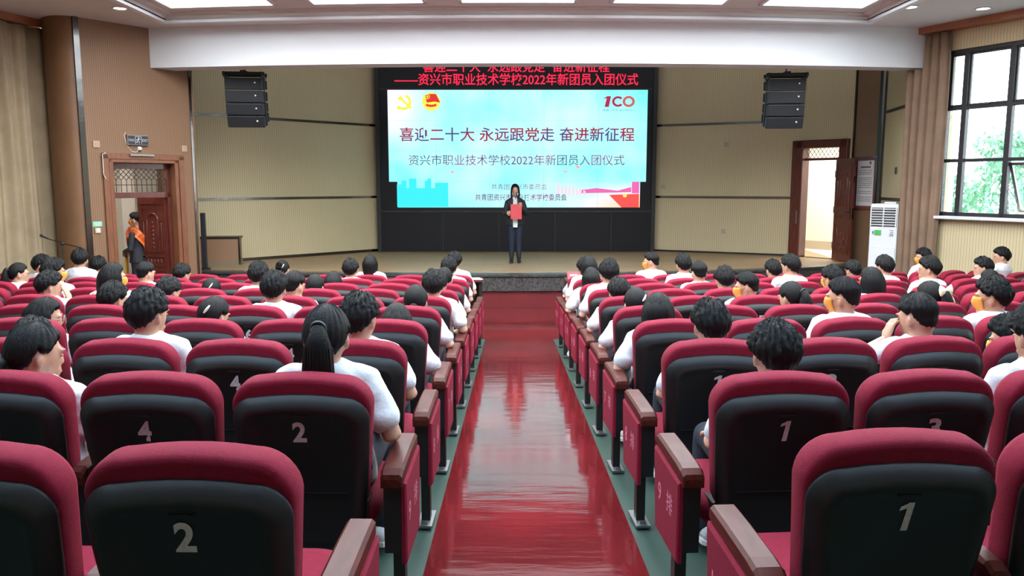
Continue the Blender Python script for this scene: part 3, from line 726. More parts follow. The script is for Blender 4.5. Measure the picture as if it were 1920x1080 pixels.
def screen_mat():
    m = bpy.data.materials.new('lit_slide'); m.use_nodes = True; nt = m.node_tree; b = nt.nodes['Principled BSDF']
    b.inputs['Base Color'].default_value = (0.01, 0.01, 0.01, 1); b.inputs['Roughness'].default_value = 0.5; b.inputs['Specular IOR Level'].default_value = 0.1
    t = nt.nodes.new('ShaderNodeTexCoord'); s = nt.nodes.new('ShaderNodeSeparateXYZ'); nt.links.new(t.outputs['Object'], s.inputs[0])
    def mul(a, k, c=0.0):
        n = nt.nodes.new('ShaderNodeMath'); n.operation = 'MULTIPLY_ADD'; nt.links.new(a, n.inputs[0]); n.inputs[1].default_value = k; n.inputs[2].default_value = c; n.use_clamp = True; return n.outputs[0]
    def mixc(f, a, c):
        n = nt.nodes.new('ShaderNodeMix'); n.data_type = 'RGBA'; nt.links.new(f, n.inputs[0])
        for q, v in ((6, a), (7, c)):
            if isinstance(v, tuple): n.inputs[q].default_value = (*v, 1)
            else: nt.links.new(v, n.inputs[q])
        return n.outputs[2]
    x, z = s.outputs['X'], s.outputs['Z']                                # object frame: x -3.1..3.2, z 1.07..3.91
    nz = nt.nodes.new('ShaderNodeTexNoise'); nz.inputs['Scale'].default_value = 0.8; nz.inputs['Detail'].default_value = 2; nt.links.new(t.outputs['Object'], nz.inputs['Vector'])
    c = mixc(mul(nz.outputs['Fac'], 2.2, -0.55), (0.20, 0.92, 1.0), (0.55, 1.0, 1.0))
    f1 = nt.nodes.new('ShaderNodeMath'); f1.operation = 'MULTIPLY'; nt.links.new(mul(x, 0.55, -0.95), f1.inputs[0]); nt.links.new(mul(z, 0.9, -2.3), f1.inputs[1])
    c = mixc(f1.outputs[0], c, (0.10, 0.92, 1.0))                          # stronger cyan, upper corner
    f2 = nt.nodes.new('ShaderNodeMath'); f2.operation = 'MULTIPLY'; nt.links.new(mul(x, -1.2, -2.6), f2.inputs[0]); nt.links.new(mul(z, 0.9, -2.2), f2.inputs[1])
    c = mixc(f2.outputs[0], c, (1.0, 0.80, 1.0))                           # pink upper corner
    f3 = nt.nodes.new('ShaderNodeMath'); f3.operation = 'MULTIPLY'; nt.links.new(mul(x, -0.35, -0.25), f3.inputs[0]); nt.links.new(mul(z, -0.9, 2.0), f3.inputs[1])
    c = mixc(f3.outputs[0], c, (0.03, 0.95, 1.0))                          # deep cyan, lower corner
    f4 = nt.nodes.new('ShaderNodeMath'); f4.operation = 'MULTIPLY'; nt.links.new(mul(x, 0.5, -0.35), f4.inputs[0]); nt.links.new(mul(z, -2.0, 3.5), f4.inputs[1])
    c = mixc(f4.outputs[0], c, (1.0, 0.62, 0.66))                          # peach, lower corner
    f5 = nt.nodes.new('ShaderNodeMath'); f5.operation = 'MULTIPLY'; nt.links.new(mul(x, 0.8, -1.3), f5.inputs[0]); nt.links.new(mul(z, -3.0, 4.2), f5.inputs[1])
    c = mixc(f5.outputs[0], c, (1.0, 0.62, 0.30))
    nt.links.new(c, b.inputs['Emission Color']); b.inputs['Emission Strength'].default_value = 1.35
    return m
b = MB()
x0, x1, x2, x3 = -3.10, 3.17, -2.90, 3.03
zt, zm, zb = lz(168) - 0.636, lz(340) - 0.636, lz(389) - 0.636
b.add([(x0, -0.012, zm), (x1, -0.012, zm), (x1, -0.012, zt), (x0, -0.012, zt)], [(0, 1, 2, 3)], 0, False)
b.add([(x2, -0.012, zb), (x3, -0.012, zb), (x3, -0.012, zm), (x2, -0.012, zm)], [(0, 1, 2, 3)], 0, False)
scr = b.build('screen', screen_mat(), led)
b = MB()
for px in (817, 918, 1020, 1122): b.box((lx(px) - 0.1, -0.0135, (zb + zt) / 2), (0.006, 0.001, zt - zb))
for py in (225, 282, 340): b.box(((x0 + x1) / 2, -0.0135, lz(py) - 0.636), (x1 - x0, 0.001, 0.005))
b.build('screen_seam', emit('seam_glow', (0.30, 0.72, 0.80), 0.8), scr)
E_ = lambda n, c, s=0.9: emit(n, c, s)
def slide(name, polys, m, y=-0.016):
    b = MB()
    for k, p in enumerate(polys):
        b.add([(lx(q[0]) - 0.1, y - 0.0004 * k, lz(q[1]) - 0.636) for q in p], [tuple(range(len(p)))], 0, False)
    return b.build(name, m, scr)
def rect(a, b_, c, d): return [(a, d), (c, d), (c, b_), (a, b_)]
def circ(cx, cy, r, n=28): return [(cx + r * math.cos(2 * PI * k / n), cy + r * math.sin(2 * PI * k / n)) for k in range(n)]
def arcband(cx, cy, r0, r1, a0, a1, n=20, ky=1.0):
    o = [(cx + r1 * math.cos(R(a0 + (a1 - a0) * k / n)), cy - ky * r1 * math.sin(R(a0 + (a1 - a0) * k / n))) for k in range(n + 1)]
    i = [(cx + r0 * math.cos(R(a0 + (a1 - a0) * k / n)), cy - ky * r0 * math.sin(R(a0 + (a1 - a0) * k / n))) for k in range(n, -1, -1)]
    out = []
    for k in range(n): out.append([o[k], o[k + 1], i[n - k - 1], i[n - k]])
    return out
# skyline at the lower corner (teal), pale towers, red flag at the other corner
sk = []
rs = random.Random(5); xx = 742
while xx < 835:
    w = rs.choice((5, 7, 9, 11)); sk.append(rect(xx, rs.choice((334, 342, 346, 352, 338)) if xx > 742 else 345, xx + w, 388)); xx += w
slide('skyline', sk, E_('slide_teal', (0.05, 0.93, 0.98), 1.0))
slide('pale_towers', [rect(1046 + 7 * k, 342 + (k * 5) % 9 + k, 1050 + 7 * k, 366) for k in range(8)], E_('slide_pink', (1.0, 0.74, 0.88), 1.0))
slide('great_wall', [[(1090, 356), (1120, 352), (1160, 357), (1186, 350), (1186, 360), (1090, 362)], rect(1187, 340, 1201, 362)], E_('slide_magenta', (0.93, 0.16, 0.50), 1.0))
slide('red_flag', [[(1144, 365), (1201, 363), (1201, 389), (1168, 389)]], E_('slide_red', (1.0, 0.10, 0.09), 1.0))
slide('small_star', [circ(1174, 366, 4, 10)], E_('slide_yellow', (1.0, 0.82, 0.15), 1.1), -0.018)
slide('petal', [[(842, 322), (852, 318), (848, 324), (854, 327)], [(1078, 308), (1090, 312), (1084, 316)], [(1056, 318), (1068, 321), (1060, 323)]], E_('slide_petal', (1.0, 0.45, 0.45), 1.0))
# yellow hammer and sickle
ys = E_('slide_gold', (1.0, 0.93, 0.10), 1.0)
slide('party_emblem', arcband(757, 191, 10, 15, -145, 70) + [[(744, 202), (748, 199), (752, 203), (748, 206)], [(746, 184), (752, 179), (757, 184), (751, 189)], [(752, 187), (755, 184), (773, 201), (770, 204)]], ys)
slide('league_emblem', [circ(809, 190, 17)], ys)
lg = E_('slide_flag_red', (0.95, 0.05, 0.04), 0.85)
slide('league_flag', [[(797, 178), (806, 176), (818, 176), (826, 192), (815, 190), (801, 192)], ] + arcband(809, 175, 21, 25, -115, -65), lg, -0.019)
slide('league_star', arcband(802, 181, 3.4, 4.6, 0, 360) + [circ(802, 181, 2, 5)], ys, -0.0215)
# "100" mark
slide('hundred_mark', [[(1138, 180), (1145, 180), (1141, 200), (1133, 200)], [(1130, 185), (1138, 180), (1138, 184)]] + arcband(1158, 190, 6.5, 11, 40, 320, 24, 0.9), E_('slide_crimson', (0.62, 0.03, 0.10), 0.8), -0.018)
slide('hundred_ring', arcband(1178, 190, 6.5, 11.5, 0, 360, 28, 0.9), E_('slide_salmon', (0.80, 0.16, 0.15), 0.85), -0.0195)
def ltext(body, px0, px1, py0, py1, m, name, bold=0.0, y=-0.02):
    me = fit_text(body, (px1 - px0) * 0.0129, (py1 - py0) * 0.01277, m, 0, bold, name)
    o = obj(name, me, scr); o.location = (lx((px0 + px1) / 2) - 0.1, y, lz((py0 + py1) / 2) - 0.636); o.rotation_euler = (PI / 2, 0, 0); return o
def two_tone(name, c0, c1, s, scale):
    m = emit(name, c0, s); nt = m.node_tree; b = nt.nodes['Principled BSDF']
    t = nt.nodes.new('ShaderNodeTexCoord'); n = nt.nodes.new('ShaderNodeTexNoise'); n.inputs['Scale'].default_value = scale; n.inputs['Detail'].default_value = 0
    nt.links.new(t.outputs['Object'], n.inputs['Vector']); r = nt.nodes.new('ShaderNodeValToRGB'); nt.links.new(n.outputs['Fac'], r.inputs[0])
    r.color_ramp.elements[0].position = 0.42; r.color_ramp.elements[1].position = 0.58
    r.color_ramp.elements[0].color = (*c0, 1); r.color_ramp.elements[1].color = (*c1, 1); nt.links.new(r.outputs[0], b.inputs['Emission Color']); return m
tt = two_tone('slide_title', (0.55, 0.03, 0.09), (0.16, 0.10, 0.30), 0.75, 1.6)
ts = two_tone('slide_subtitle', (0.50, 0.06, 0.30), (0.10, 0.10, 0.22), 0.75, 1.2)
ltext('喜迎二十大 永远跟党走 奋进新征程', 749, 1190, 238, 264, tt, 'title_text', 0.012)
ltext('资兴市职业技术学校2022年新团员入团仪式', 765, 1172, 289, 309, ts, 'subtitle_text')
ltext('共青团资兴市委员会', 921, 1026, 344, 355, ts, 'organiser_text')
ltext('共青团资兴市职业技术学校委员会', 890, 1064, 363, 376, ts, 'organiser_text', 0.012)
ltext('青春心向党·建功新时代', 1130, 1190, 204, 208, E_('slide_small', (0.15, 0.25, 0.35), 0.8), 'small_text')
br_ = emit('red_led', (1.0, 0.02, 0.07), 1.6)
def btext(body, px0, px1, py0, py1):
    me = fit_text(body, (px1 - px0) * 0.0129, (py1 - py0) * 0.01277, br_, 0, 0.006, 'banner_text')
    o = obj('banner_text', me, led); o.location = (lx((px0 + px1) / 2) - 0.1, -0.022, lz((py0 + py1) / 2) - 0.636); o.rotation_euler = (PI / 2, 0, 0)
btext('喜迎二十大  永远跟党走  奋进新征程', 795, 1141, 115, 136)
btext('——资兴市职业技术学校2022年新团员入团仪式', 741, 1195, 138, 160)

# ------------------------------------------------------------------ hung loudspeakers
def line_array(x, y, ztop, label, sgn):
    t = thing('line_array_speaker', label, 'loudspeaker', (x, y, ztop), R(6) * sgn, 'hung loudspeaker columns')
    yy, zz, tilt = 0.0, 0.0, 0.0
    for k in range(4):
        a = R((3, 6, 12, 19)[k]); rm = Euler((a, 0, 0)).to_matrix()
        # local frame: the front faces -Y and leans down
        c = Vector((0, yy, zz)) + rm @ Vector((0, 0.20, -0.11))
        b = MB(); prof = [(-0.20, 0.105), (0.20, 0.075), (0.20, -0.075), (-0.20, -0.105)]
        vs = [c + rm @ Vector((sx * 0.325, p[0], p[1])) for sx in (-1, 1) for p in prof]
        b.add(vs, [(0, 1, 2, 3), (7, 6, 5, 4), (0, 4, 5, 1), (1, 5, 6, 2), (2, 6, 7, 3), (3, 7, 4, 0)], 0, False)
        o = bevel(b.build('speaker_box', mat_sp, t), 0.012)
        g = MB(); g.box(c + rm @ Vector((0, -0.205, 0)), (0.60, 0.012, 0.18), rot=rm); g.build('grille', mat_gr, o)
        g = MB(); g.ell(c + rm @ Vector((0.20, -0.214, 0.02)), (0.016, 0.006, 0.016), nu=10, nv=6); g.build('badge', M['acwhite'], o)
        for s in (-1, 1):
            
            for yy_, wy, hz in ((-0.05, 0.06, 0.20), (0.13, 0.05, 0.15)): g = MB(); g.box(c + rm @ Vector((s * 0.332, yy_, 0)), (0.02, wy, hz), rot=rm); g.build('rigging_plate', M['frame'], o)
        e = rm @ Vector((0, 0, -0.222)); yy += e.y; zz += e.z
    b = MB(); b.box((0, 0.05, 0.07), (0.72, 0.05, 0.06)); b.box((0, 0.28, 0.07), (0.72, 0.05, 0.06))
    for s in (-0.32, 0.32): b.box((s, 0.15, 0.05), (0.03, 0.34, 0.10))
    b.box((0, 0.16, 0.10), (0.10, 0.30, 0.05)); b.build('flying_frame', M['frame'], t)
    b = MB(); b.tube([(0, 0.16, 0.10), (0, 0.16, 5.56 - ztop)], 0.012, 6); b.build('hanging_cable', M['frame'], t)
mat_sp = mat('speaker_black', (0.014, 0.016, 0.020), 0.5, bump=(120, 0.2, 0.003)); mat_gr = mat('speaker_grille', (0.008, 0.010, 0.014), 0.6, bump=(400, 0.6, 0.003))
line_array(-4.74, 14.45, 4.16, 'black four-box loudspeaker column hung above the stage, door side', 1)
line_array(4.86, 14.45, 4.14, 'black four-box loudspeaker column hung above the stage, window side', -1)

# ------------------------------------------------------------------ small things on the walls
def on_wall(p0, p1, u, z, name, label, cat, group=None, off=0.0):
    a = wang(p0, p1); p = wpt(p0, p1, u, off, z); return thing(name, label, cat, p, a, group)   # local -y points into the room
def plate(p0, p1, u, z, w, h, m, label, off=0.001):
    t = on_wall(p0, p1, u, z, 'wall_plate', label, 'wall plate', 'square wall plates', off)
    b = MB(); b.box((0, -0.008, 0), (w, 0.016, h)); bevel(b.build('cover', m, t), 0.004)
    b = MB(); b.box((0, -0.018, 0), (w * 0.4, 0.006, h * 0.45)); b.build('socket', m, t)
tan = mat('tan_plastic', (0.45, 0.30, 0.20), 0.5); beigep = mat('beige_plastic', (0.42, 0.36, 0.27), 0.5)
plate(LW0, LW1, 0.225, 2.94, 0.11, 0.11, tan, 'square tan plate on the brown wall beside the exit sign, near the steel trim')
plate(LW0, LW1, 1.76, 2.92, 0.10, 0.11, tan, 'square tan plate on the brown wall above the door corner, stage side')
plate(SL0, SL1, 0.55, 3.20, 0.09, 0.11, beigep, 'pale square plate high on the beige stage wall near the brown wall end')
plate(SR0, SR1, 1.92, 3.22, 0.11, 0.11, beigep, 'square plate high on the beige wall under the hung loudspeaker')
plate(SR0, SR1, 0.42, 2.23, 0.10, 0.10, beigep, 'square plate on the beige wall close to the video wall')
plate(SR0, SR1, 1.91, 1.17, 0.11, 0.11, beigep, 'square plate low on the beige wall left of the stage door')
plate(WG0, WG1, 1.03, 2.55, 0.12, 0.13, M['greyvent'], 'small dark square plate on the wall above the air conditioner')
# exit sign, lamp, wires
ex = on_wall(LW0, LW1, 0.905, 3.03, 'exit_sign', 'dark exit sign with a running figure above the brown wall door', 'exit sign', off=0.003)
b = MB(); b.box((0, -0.025, 0), (0.36, 0.05, 0.17)); bevel(b.build('housing', M['steel'], ex), 0.006)
b = MB(); b.box((0, -0.053, 0), (0.345, 0.006, 0.145)); b.build('face', M['ink'], ex)
sg = mat('sign_grey', (0.45, 0.47, 0.50), 0.5)
for body, x, w in (('安全出口', -0.115, 0.10), ('EXIT', 0.115, 0.095)):
    o = obj('lettering', fit_text(body, w, 0.045, sg, 0, 0.01, 'lettering'), ex); o.location = (x, -0.058, 0); o.rotation_euler = (PI / 2, 0, 0)
b = MB()
for s in (-1, 1): b.box((s * 0.052, -0.058, 0), (0.007, 0.003, 0.12))
b.box((0, -0.058, 0.06), (0.11, 0.003, 0.007))
b.ell((0.008, -0.058, 0.038), (0.013, 0.003, 0.013)); b.tube([(0.004, -0.058, 0.02), (-0.010, -0.058, -0.012)], 0.010, 6)
b.tube([(-0.010, -0.058, -0.012), (0.018, -0.058, -0.028), (0.010, -0.058, -0.052)], 0.006, 6); b.tube([(-0.010, -0.058, -0.012), (-0.022, -0.058, -0.035), (-0.040, -0.058, -0.040)], 0.006, 6)
b.tube([(0.004, -0.058, 0.018), (0.030, -0.058, 0.010), (0.036, -0.058, 0.022)], 0.005, 6); b.tube([(0.0, -0.058, 0.018), (-0.026, -0.058, 0.010), (-0.034, -0.058, -0.008)], 0.005, 6)
b.build('running_figure', sg, ex)
el = on_wall(LW0, LW1, 0.935, 2.895, 'emergency_lamp', 'small white emergency lamp just below the exit sign', 'lamp', off=0.001)
b = MB(); b.box((0, -0.02, 0), (0.06, 0.04, 0.06)); bevel(b.build('base', M['acwhite'], el), 0.006); b = MB(); b.ell((0, -0.05, -0.005), (0.03, 0.025, 0.03)); b.build('bulb', M['acwhite'], el)
w = MB(); w.tube([(-0.19, -0.006, 0.12), (-0.215, -0.006, 0.07), (-0.17, -0.006, -0.10), (-0.10, -0.006, -0.19), (-0.02, -0.006, -0.20), (0.02, -0.006, -0.15)], 0.006, 6)
o = w.build('cable', M['cream']); a = wang(LW0, LW1); o.location = wpt(LW0, LW1, 0.905, 0.002, 3.03); o.rotation_euler = (0, 0, a); tag(o, 'pale cable looping from the exit sign to the lamp', 'cable')
w = MB(); w.tube([(0, 0, 0.0), (-0.05, 0, -0.02), (-0.05, 0, -0.35), (-0.02, 0, -0.42)], 0.007, 6)
o = w.build('cable', M['cream']); o.location = wpt(LW0, LW1, 0.34, 0.055, 2.80); o.rotation_euler = (0, 0, a); tag(o, 'pale cable hanging at the upper corner of the corridor door', 'cable')
dc = on_wall(LW0, LW1, 0.95, 2.78, 'door_closer', 'slim grey bar fixed on top of the corridor door casing', 'door closer', off=0.05)
b = MB(); b.box((0, -0.02, 0), (0.42, 0.04, 0.035)); bevel(b.build('body', mat('grey_bar', (0.30, 0.28, 0.24), 0.5), dc), 0.006)
gs = on_wall(LW0, LW1, 0.16, 1.64, 'notice_card', 'small green card on the brown wall beside the door', 'sign', off=0.002)
b = MB(); b.box((0, -0.004, 0), (0.15, 0.008, 0.085)); b.build('card', mat('mint_card', (0.25, 0.55, 0.40), 0.5), gs)
b = MB()
for k in range(3): b.box((0.0, -0.009, 0.022 - 0.022 * k), (0.11 - 0.02 * k, 0.001, 0.007))
b.build('print', M['paper'], gs)
sw = on_wall(LW0, LW1, 0.155, 1.535, 'light_switch', 'small cream switch under the green card', 'switch', off=0.001)
b = MB(); b.box((0, -0.012, 0), (0.09, 0.024, 0.085)); bevel(b.build('plate', mat('cream_plastic', (0.60, 0.50, 0.33), 0.5), sw), 0.005); b = MB(); b.box((0, -0.026, 0), (0.04, 0.008, 0.05)); b.build('rocker', M['paper'], sw)

# framed notice on the pilaster
nb = on_wall(PL0, PL1, 0.46, 2.31, 'framed_notice', 'tall red framed notice with lines of print behind the open stage door', 'notice board', off=0.004)
b = MB(); b.box((0, -0.02, 0), (0.66, 0.04, 1.08)); b.build('frame', mat('dull_red_frame', (0.20, 0.05, 0.05), 0.5), nb)
b = MB(); b.box((0, -0.042, 0.0), (0.50, 0.006, 0.94)); b.build('sheet', M['paper'], nb)
b = MB()
for x in (-0.335, 0.335): b.box((x, -0.03, 0), (0.02, 0.05, 1.10))
b.box((0, -0.03, 0.545), (0.69, 0.05, 0.02)); b.build('edge_strip', M['mirror'], nb)
b = MB(); rn = random.Random(3)
b.disc((0, 0, 0), 0.001, 0.001, 6)
for k in range(17):
    if k in (3, 10, 13): continue
    x = -0.20; z = 0.27 - 0.040 * k
    while x < 0.19:
        l = rn.uniform(0.02, 0.06); l = min(l, 0.21 - x); b.box((x + l / 2, -0.046, z), (l, 0.001, 0.016)); x += l + 0.012
b.build('print', mat('grey_print', (0.22, 0.20, 0.21), 0.6), nb)
b = MB()
for k in range(6): b.box((-0.13 + 0.052 * k, -0.046, 0.335), (0.04, 0.001, 0.035))
for k in range(16): b.box((0.14 + 0.02 * math.cos(k * PI / 8), -0.046, 0.42 + 0.02 * math.sin(k * PI / 8)), (0.018, 0.001, 0.018))
b.build('heading', M['ink'], nb)

# ------------------------------------------------------------------ air conditioner
ac = thing('air_conditioner', 'tall white floor-standing air conditioner beside the brown curtain', 'air conditioner', (6.85, 14.62, 0.0), R(-48))
b = MB(); b.box((0, 0, 0.97), (0.50, 0.36, 1.94)); bevel(b.build('body', M['acwhite'], ac), 0.025, 3)
b = MB(); b.box((0, -0.185, 0.62), (0.46, 0.012, 1.10)); bevel(b.build('front_panel', M['acwhite'], ac), 0.006)
b = MB(); b.box((0, -0.178, 1.70), (0.44, 0.014, 0.34)); b.build('vent_opening', M['greyvent'], ac)
b = MB()
for k in range(7):
    b.box((0, -0.192, 1.56 + 0.047 * k), (0.44, 0.03, 0.012), rot=(R(-20), 0, 0))
for x in (-0.225, 0, 0.225): b.box((x, -0.19, 1.70), (0.018, 0.02, 0.35))
b.build('louvre', M['acwhite'], ac)
b = MB(); b.box((-0.09, -0.192, 1.40 - 0.24 + 0.26), (0.12, 0.004, 0.09)); b.build('energy_sticker', M['lime'], ac)
b = MB(); b.box((-0.175, -0.192, 1.42), (0.02, 0.004, 0.05)); b.build('logo_mark', mat('blue_ink', (0.05, 0.15, 0.30), 0.5), ac)
b = MB()
for k in range(3): b.box((0.16, -0.192, 1.47 - 0.035 * k), (0.07 - 0.01 * (k % 2), 0.003, 0.012))
b.box((0.135, -0.192, 1.38), (0.02, 0.003, 0.05)); b.box((0.175, -0.192, 1.38), (0.02, 0.003, 0.05)); b.build('label_print', mat('label_grey', (0.35, 0.36, 0.38), 0.6), ac)
b = MB(); b.box((0.03, 0.02, 0), (0.20, 0.14, 0.03)); bevel(b.build('remote_tray', M['acwhite']), 0.006); rt = bpy.data.objects['remote_tray']; rt.location = (6.86, 14.63, 1.956); rt.rotation_euler = (0, 0, R(-40)); tag(rt, 'small flat white box lying on top of the air conditioner', 'box')

# ------------------------------------------------------------------ things on and by the stage
lc = thing('low_cabinet', 'low brown slatted cabinet with steel corner on the stage by the wall', 'cabinet', (-5.98, 16.35, 0.636), R(8))
b = MB(); b.box((0, 0.15, 0.30), (0.74, 0.34, 0.50)); b.build('body', slat_mat('brown_slats', (0.30, 0.17, 0.10), (0.20, 0.11, 0.06), 0.03, 0.25, axis='Z'), lc)
b = MB(); b.box((0, 0.15, 0.57), (0.80, 0.38, 0.045)); bevel(b.build('top_rail', M['darktrim'], lc), 0.006)
b = MB(); b.box((0, 0.15, 0.04), (0.78, 0.36, 0.08)); b.build('plinth', mat('drab_plinth', (0.20, 0.16, 0.11), 0.6), lc)
b = MB(); b.box((0.385, -0.02, 0.28), (0.035, 0.03, 0.52)); b.build('steel_corner', M['mirror'], lc)
cs = thing('column_speaker', 'slim black upright loudspeaker at the end of the brown wall', 'loudspeaker', (-6.02, 15.62, 0.636), R(10))
b = MB(); b.box((0, 0, 0.56), (0.085, 0.10, 1.08)); bevel(b.build('cabinet', M['black'], cs), 0.01); b = MB(); b.box((0, -0.052, 0.58), (0.065, 0.006, 1.0)); b.build('grille', mat_gr, cs)
b = MB(); b.disc((0, 0, 0), 0.11, 0.02, 20); b.build('base', M['frame'], cs)
ms = thing('microphone_stand', 'black boom microphone stand in front of the rounded brown column', 'microphone stand', (-6.95, 12.35, floor_z(12.35)))
b = MB(); b.tube([(0, 0, 0.05), (0, 0, 1.36)], 0.012, 8); b.build('pole', M['frame'], ms)
b = MB(); b.ell((0, 0, 1.37), (0.03, 0.03, 0.03)); b.build('clutch', M['frame'], ms)
b = MB(); b.tube([(0.29, 0, 1.31), (0, 0, 1.375), (-0.24, 0, 1.455)], 0.009, 8); b.build('boom', M['frame'], ms)
b = MB(); b.tube([(-0.22, 0, 1.45), (-0.30, 0, 1.485)], [0.013, 0.016], 10); b.ell((-0.315, 0, 1.495), (0.024, 0.024, 0.024)); b.build('microphone', M['black'], ms)
for k in range(3):
    b = MB(); aa = k * 2 * PI / 3 + 0.4; b.tube([(0, 0, 0.22), (0.28 * math.cos(aa), 0.28 * math.sin(aa), 0.012)], 0.009, 6); b.build('leg', M['frame'], ms)
# long front tables
for x0, x1, lab in ((-3.4, -0.48, 'long dark table before the front row, even-numbered side'), (0.86, 3.7, 'long dark table before the front row, odd-numbered side')):
    t = thing('front_table', lab, 'table', ((x0 + x1) / 2, 12.95, 0.0)); L_ = x1 - x0
    b = MB(); b.box((0, 0, 0.745), (L_, 0.5, 0.03)); bevel(b.build('tabletop', M['cherry'], t), 0.005)
    for xx in (-L_ / 2 + 0.03, 0, L_ / 2 - 0.03):
        b = MB(); b.box((xx, 0, 0.365), (0.04, 0.44, 0.73)); b.build('leg', M['darktrim'], t)
    b = MB(); b.box((0, 0.2, 0.50), (L_ - 0.06, 0.02, 0.42)); b.build('modesty_panel', M['darktrim'], t)
def sheets(x, y, z, label):
    b = MB(); b.box((0, 0, 0.003), (0.21, 0.297, 0.006)); b.box((0.03, -0.02, 0.008), (0.21, 0.297, 0.004), rot=(0, 0, 0.2))
    tag(b.build('paper_sheets', M['paper'], loc=(x, y, z), rotz=0.1), label, 'paper')
sheets(-0.64, 12.93, 0.761, 'white papers at the aisle end of the front table')
nc = thing('name_card', 'folded red name card standing on the front table beside the aisle', 'name card', (1.0, 12.95, 0.761))
b = MB(); b.prism([(-0.05, 0), (0.05, 0), (0, 0.12)], -0.10, 0.10, 0, 'x'); b.build('card', mat('red_card', (0.62, 0.05, 0.06), 0.5), nc)
b = MB(); b.box((0, -0.0275, 0.062), (0.12, 0.001, 0.03), rot=(R(-22.6), 0, 0)); b.build('print', M['paper'], nc)
tag(MB().box((0, 0, 0.012), (0.17, 0.24, 0.024)).build('booklet', mat('red_book', (0.50, 0.04, 0.05), 0.5), loc=(1.18, 12.9, 0.761), rotz=0.3), 'red booklet lying beside the red name card', 'book')
# ------------------------------------------------------------------ auditorium seats
TILT = R(9.5)
def tilt(p):
    """upright seat-back frame -> reclined: rotates about the line z = 0.985, y = 0 (lower end swings forward)"""
    x, y, z = p; dz = z - 0.985
    return (x, y * math.cos(TILT) - dz * math.sin(TILT), 0.985 + y * math.sin(TILT) + dz * math.cos(TILT))
def outline(wt, wb, z0, z1, rt, rb, inset=0.0, crown=0.012, n=9):
    """counter-clockwise outline of a tapered back with rounded corners, shrunk by inset"""
    z0 += inset; z1 -= inset; wt2, wb2 = wt / 2 - inset, wb / 2 - inset
    rt, rb = max(rt - inset * 0.6, 0.01), max(rb - inset * 0.6, 0.01); pts = []
    def wid(z): q = (z - z0) / (z1 - z0); return wb2 + (wt2 - wb2) * min(1, q * 1.25)
    for k in range(n + 1): a = -PI / 2 + PI / 2 * k / n; pts.append((wid(z0 + rb) - rb + rb * math.cos(a), z0 + rb + rb * math.sin(a)))
    for q in (0.25, 0.5, 0.75): z = z0 + rb + (z1 - rt - z0 - rb) * q; pts.append((wid(z), z))
    for k in range(n + 1): a = PI / 2 * k / n; pts.append((wt2 - rt + rt * math.cos(a), z1 - rt + rt * math.sin(a)))
    for q in (0.2, 0.4, 0.6, 0.8): x = (wt2 - rt) * (1 - 2 * q); pts.append((x, z1 + crown * (1 - (x / (wt2 - rt)) ** 2)))
    for k in range(n + 1): a = PI / 2 + PI / 2 * k / n; pts.append((-wt2 + rt + rt * math.cos(a), z1 - rt + rt * math.sin(a)))
    for q in (0.75, 0.5, 0.25): z = z0 + rb + (z1 - rt - z0 - rb) * q; pts.append((-wid(z), z))
    for k in range(n + 1): a = PI + PI / 2 * k / n; pts.append((-wid(z0 + rb) + rb + rb * math.cos(a), z0 + rb + rb * math.sin(a)))
    return pts
def back_loft(spec, **kw):
    rings = []
    for y, ins in spec:
        rings.append([tilt((x, y, z)) for x, z in outline(inset=ins, **kw)])
    return MB().loft(rings)
SH = dict(wt=0.498, wb=0.405, z0=0.26, z1=0.893, rt=0.085, rb=0.05)
shell = back_loft([(0.012, 0.004), (0.004, 0.0), (-0.004, 0.002), (-0.030, 0.030), (-0.036, 0.042), (-0.036, 0.062), (-0.031, 0.068)], **SH)
shell.box(tilt((0, -0.033, 0.846)), (0.060, 0.004, 0.030), rot=(TILT, 0, 0))
shell.box(tilt((0, -0.0375, 0.834)), (0.056, 0.004, 0.003), rot=(TILT, 0, 0))
shell.box(tilt((0, -0.033, 0.525)), (0.33, 0.005, 0.005), rot=(TILT, 0, 0))
ME_shell = shell.mesh('back_shell', M['shell'])
ME_cush = back_loft([(0.006, 0.020), (0.010, 0.008), (0.020, 0.002), (0.045, 0.0), (0.085, 0.002), (0.108, 0.014), (0.122, 0.040), (0.128, 0.075)], wt=0.510, wb=0.43, z0=0.42, z1=0.950, rt=0.108, rb=0.06).mesh('back_cushion', M['red'])
# tip-up seat cushion: down (occupied) and folded up (empty)
def cushion_mesh(up):
    rings = []
    for h, ins in ((0.0, 0.035), (0.010, 0.012), (0.03, 0.0), (0.075, 0.0), (0.10, 0.012), (0.112, 0.05)):
        r = []
        for k in range(28):
            a = 2 * PI * k / 28; e = 0.32
            cx = abs(math.cos(a)) ** e * (1 if math.cos(a) >= 0 else -1); cy = abs(math.sin(a)) ** e * (1 if math.sin(a) >= 0 else -1)
            p = (cx * (0.235 - ins), 0.22 + cy * (0.22 - ins), h)
            if up: p = (p[0], 0.235 + 0.112 - p[2] + 0.02 + (p[1]) * 0.22, 0.40 + p[1] * 0.96)
            else: p = (p[0], p[1] + 0.20, 0.330 + p[2] + (p[1] - 0.2) * 0.08)
            r.append(p)
        rings.append(r)
    return MB().loft(rings).mesh('seat_cushion', M['red'])
ME_down = cushion_mesh(False)
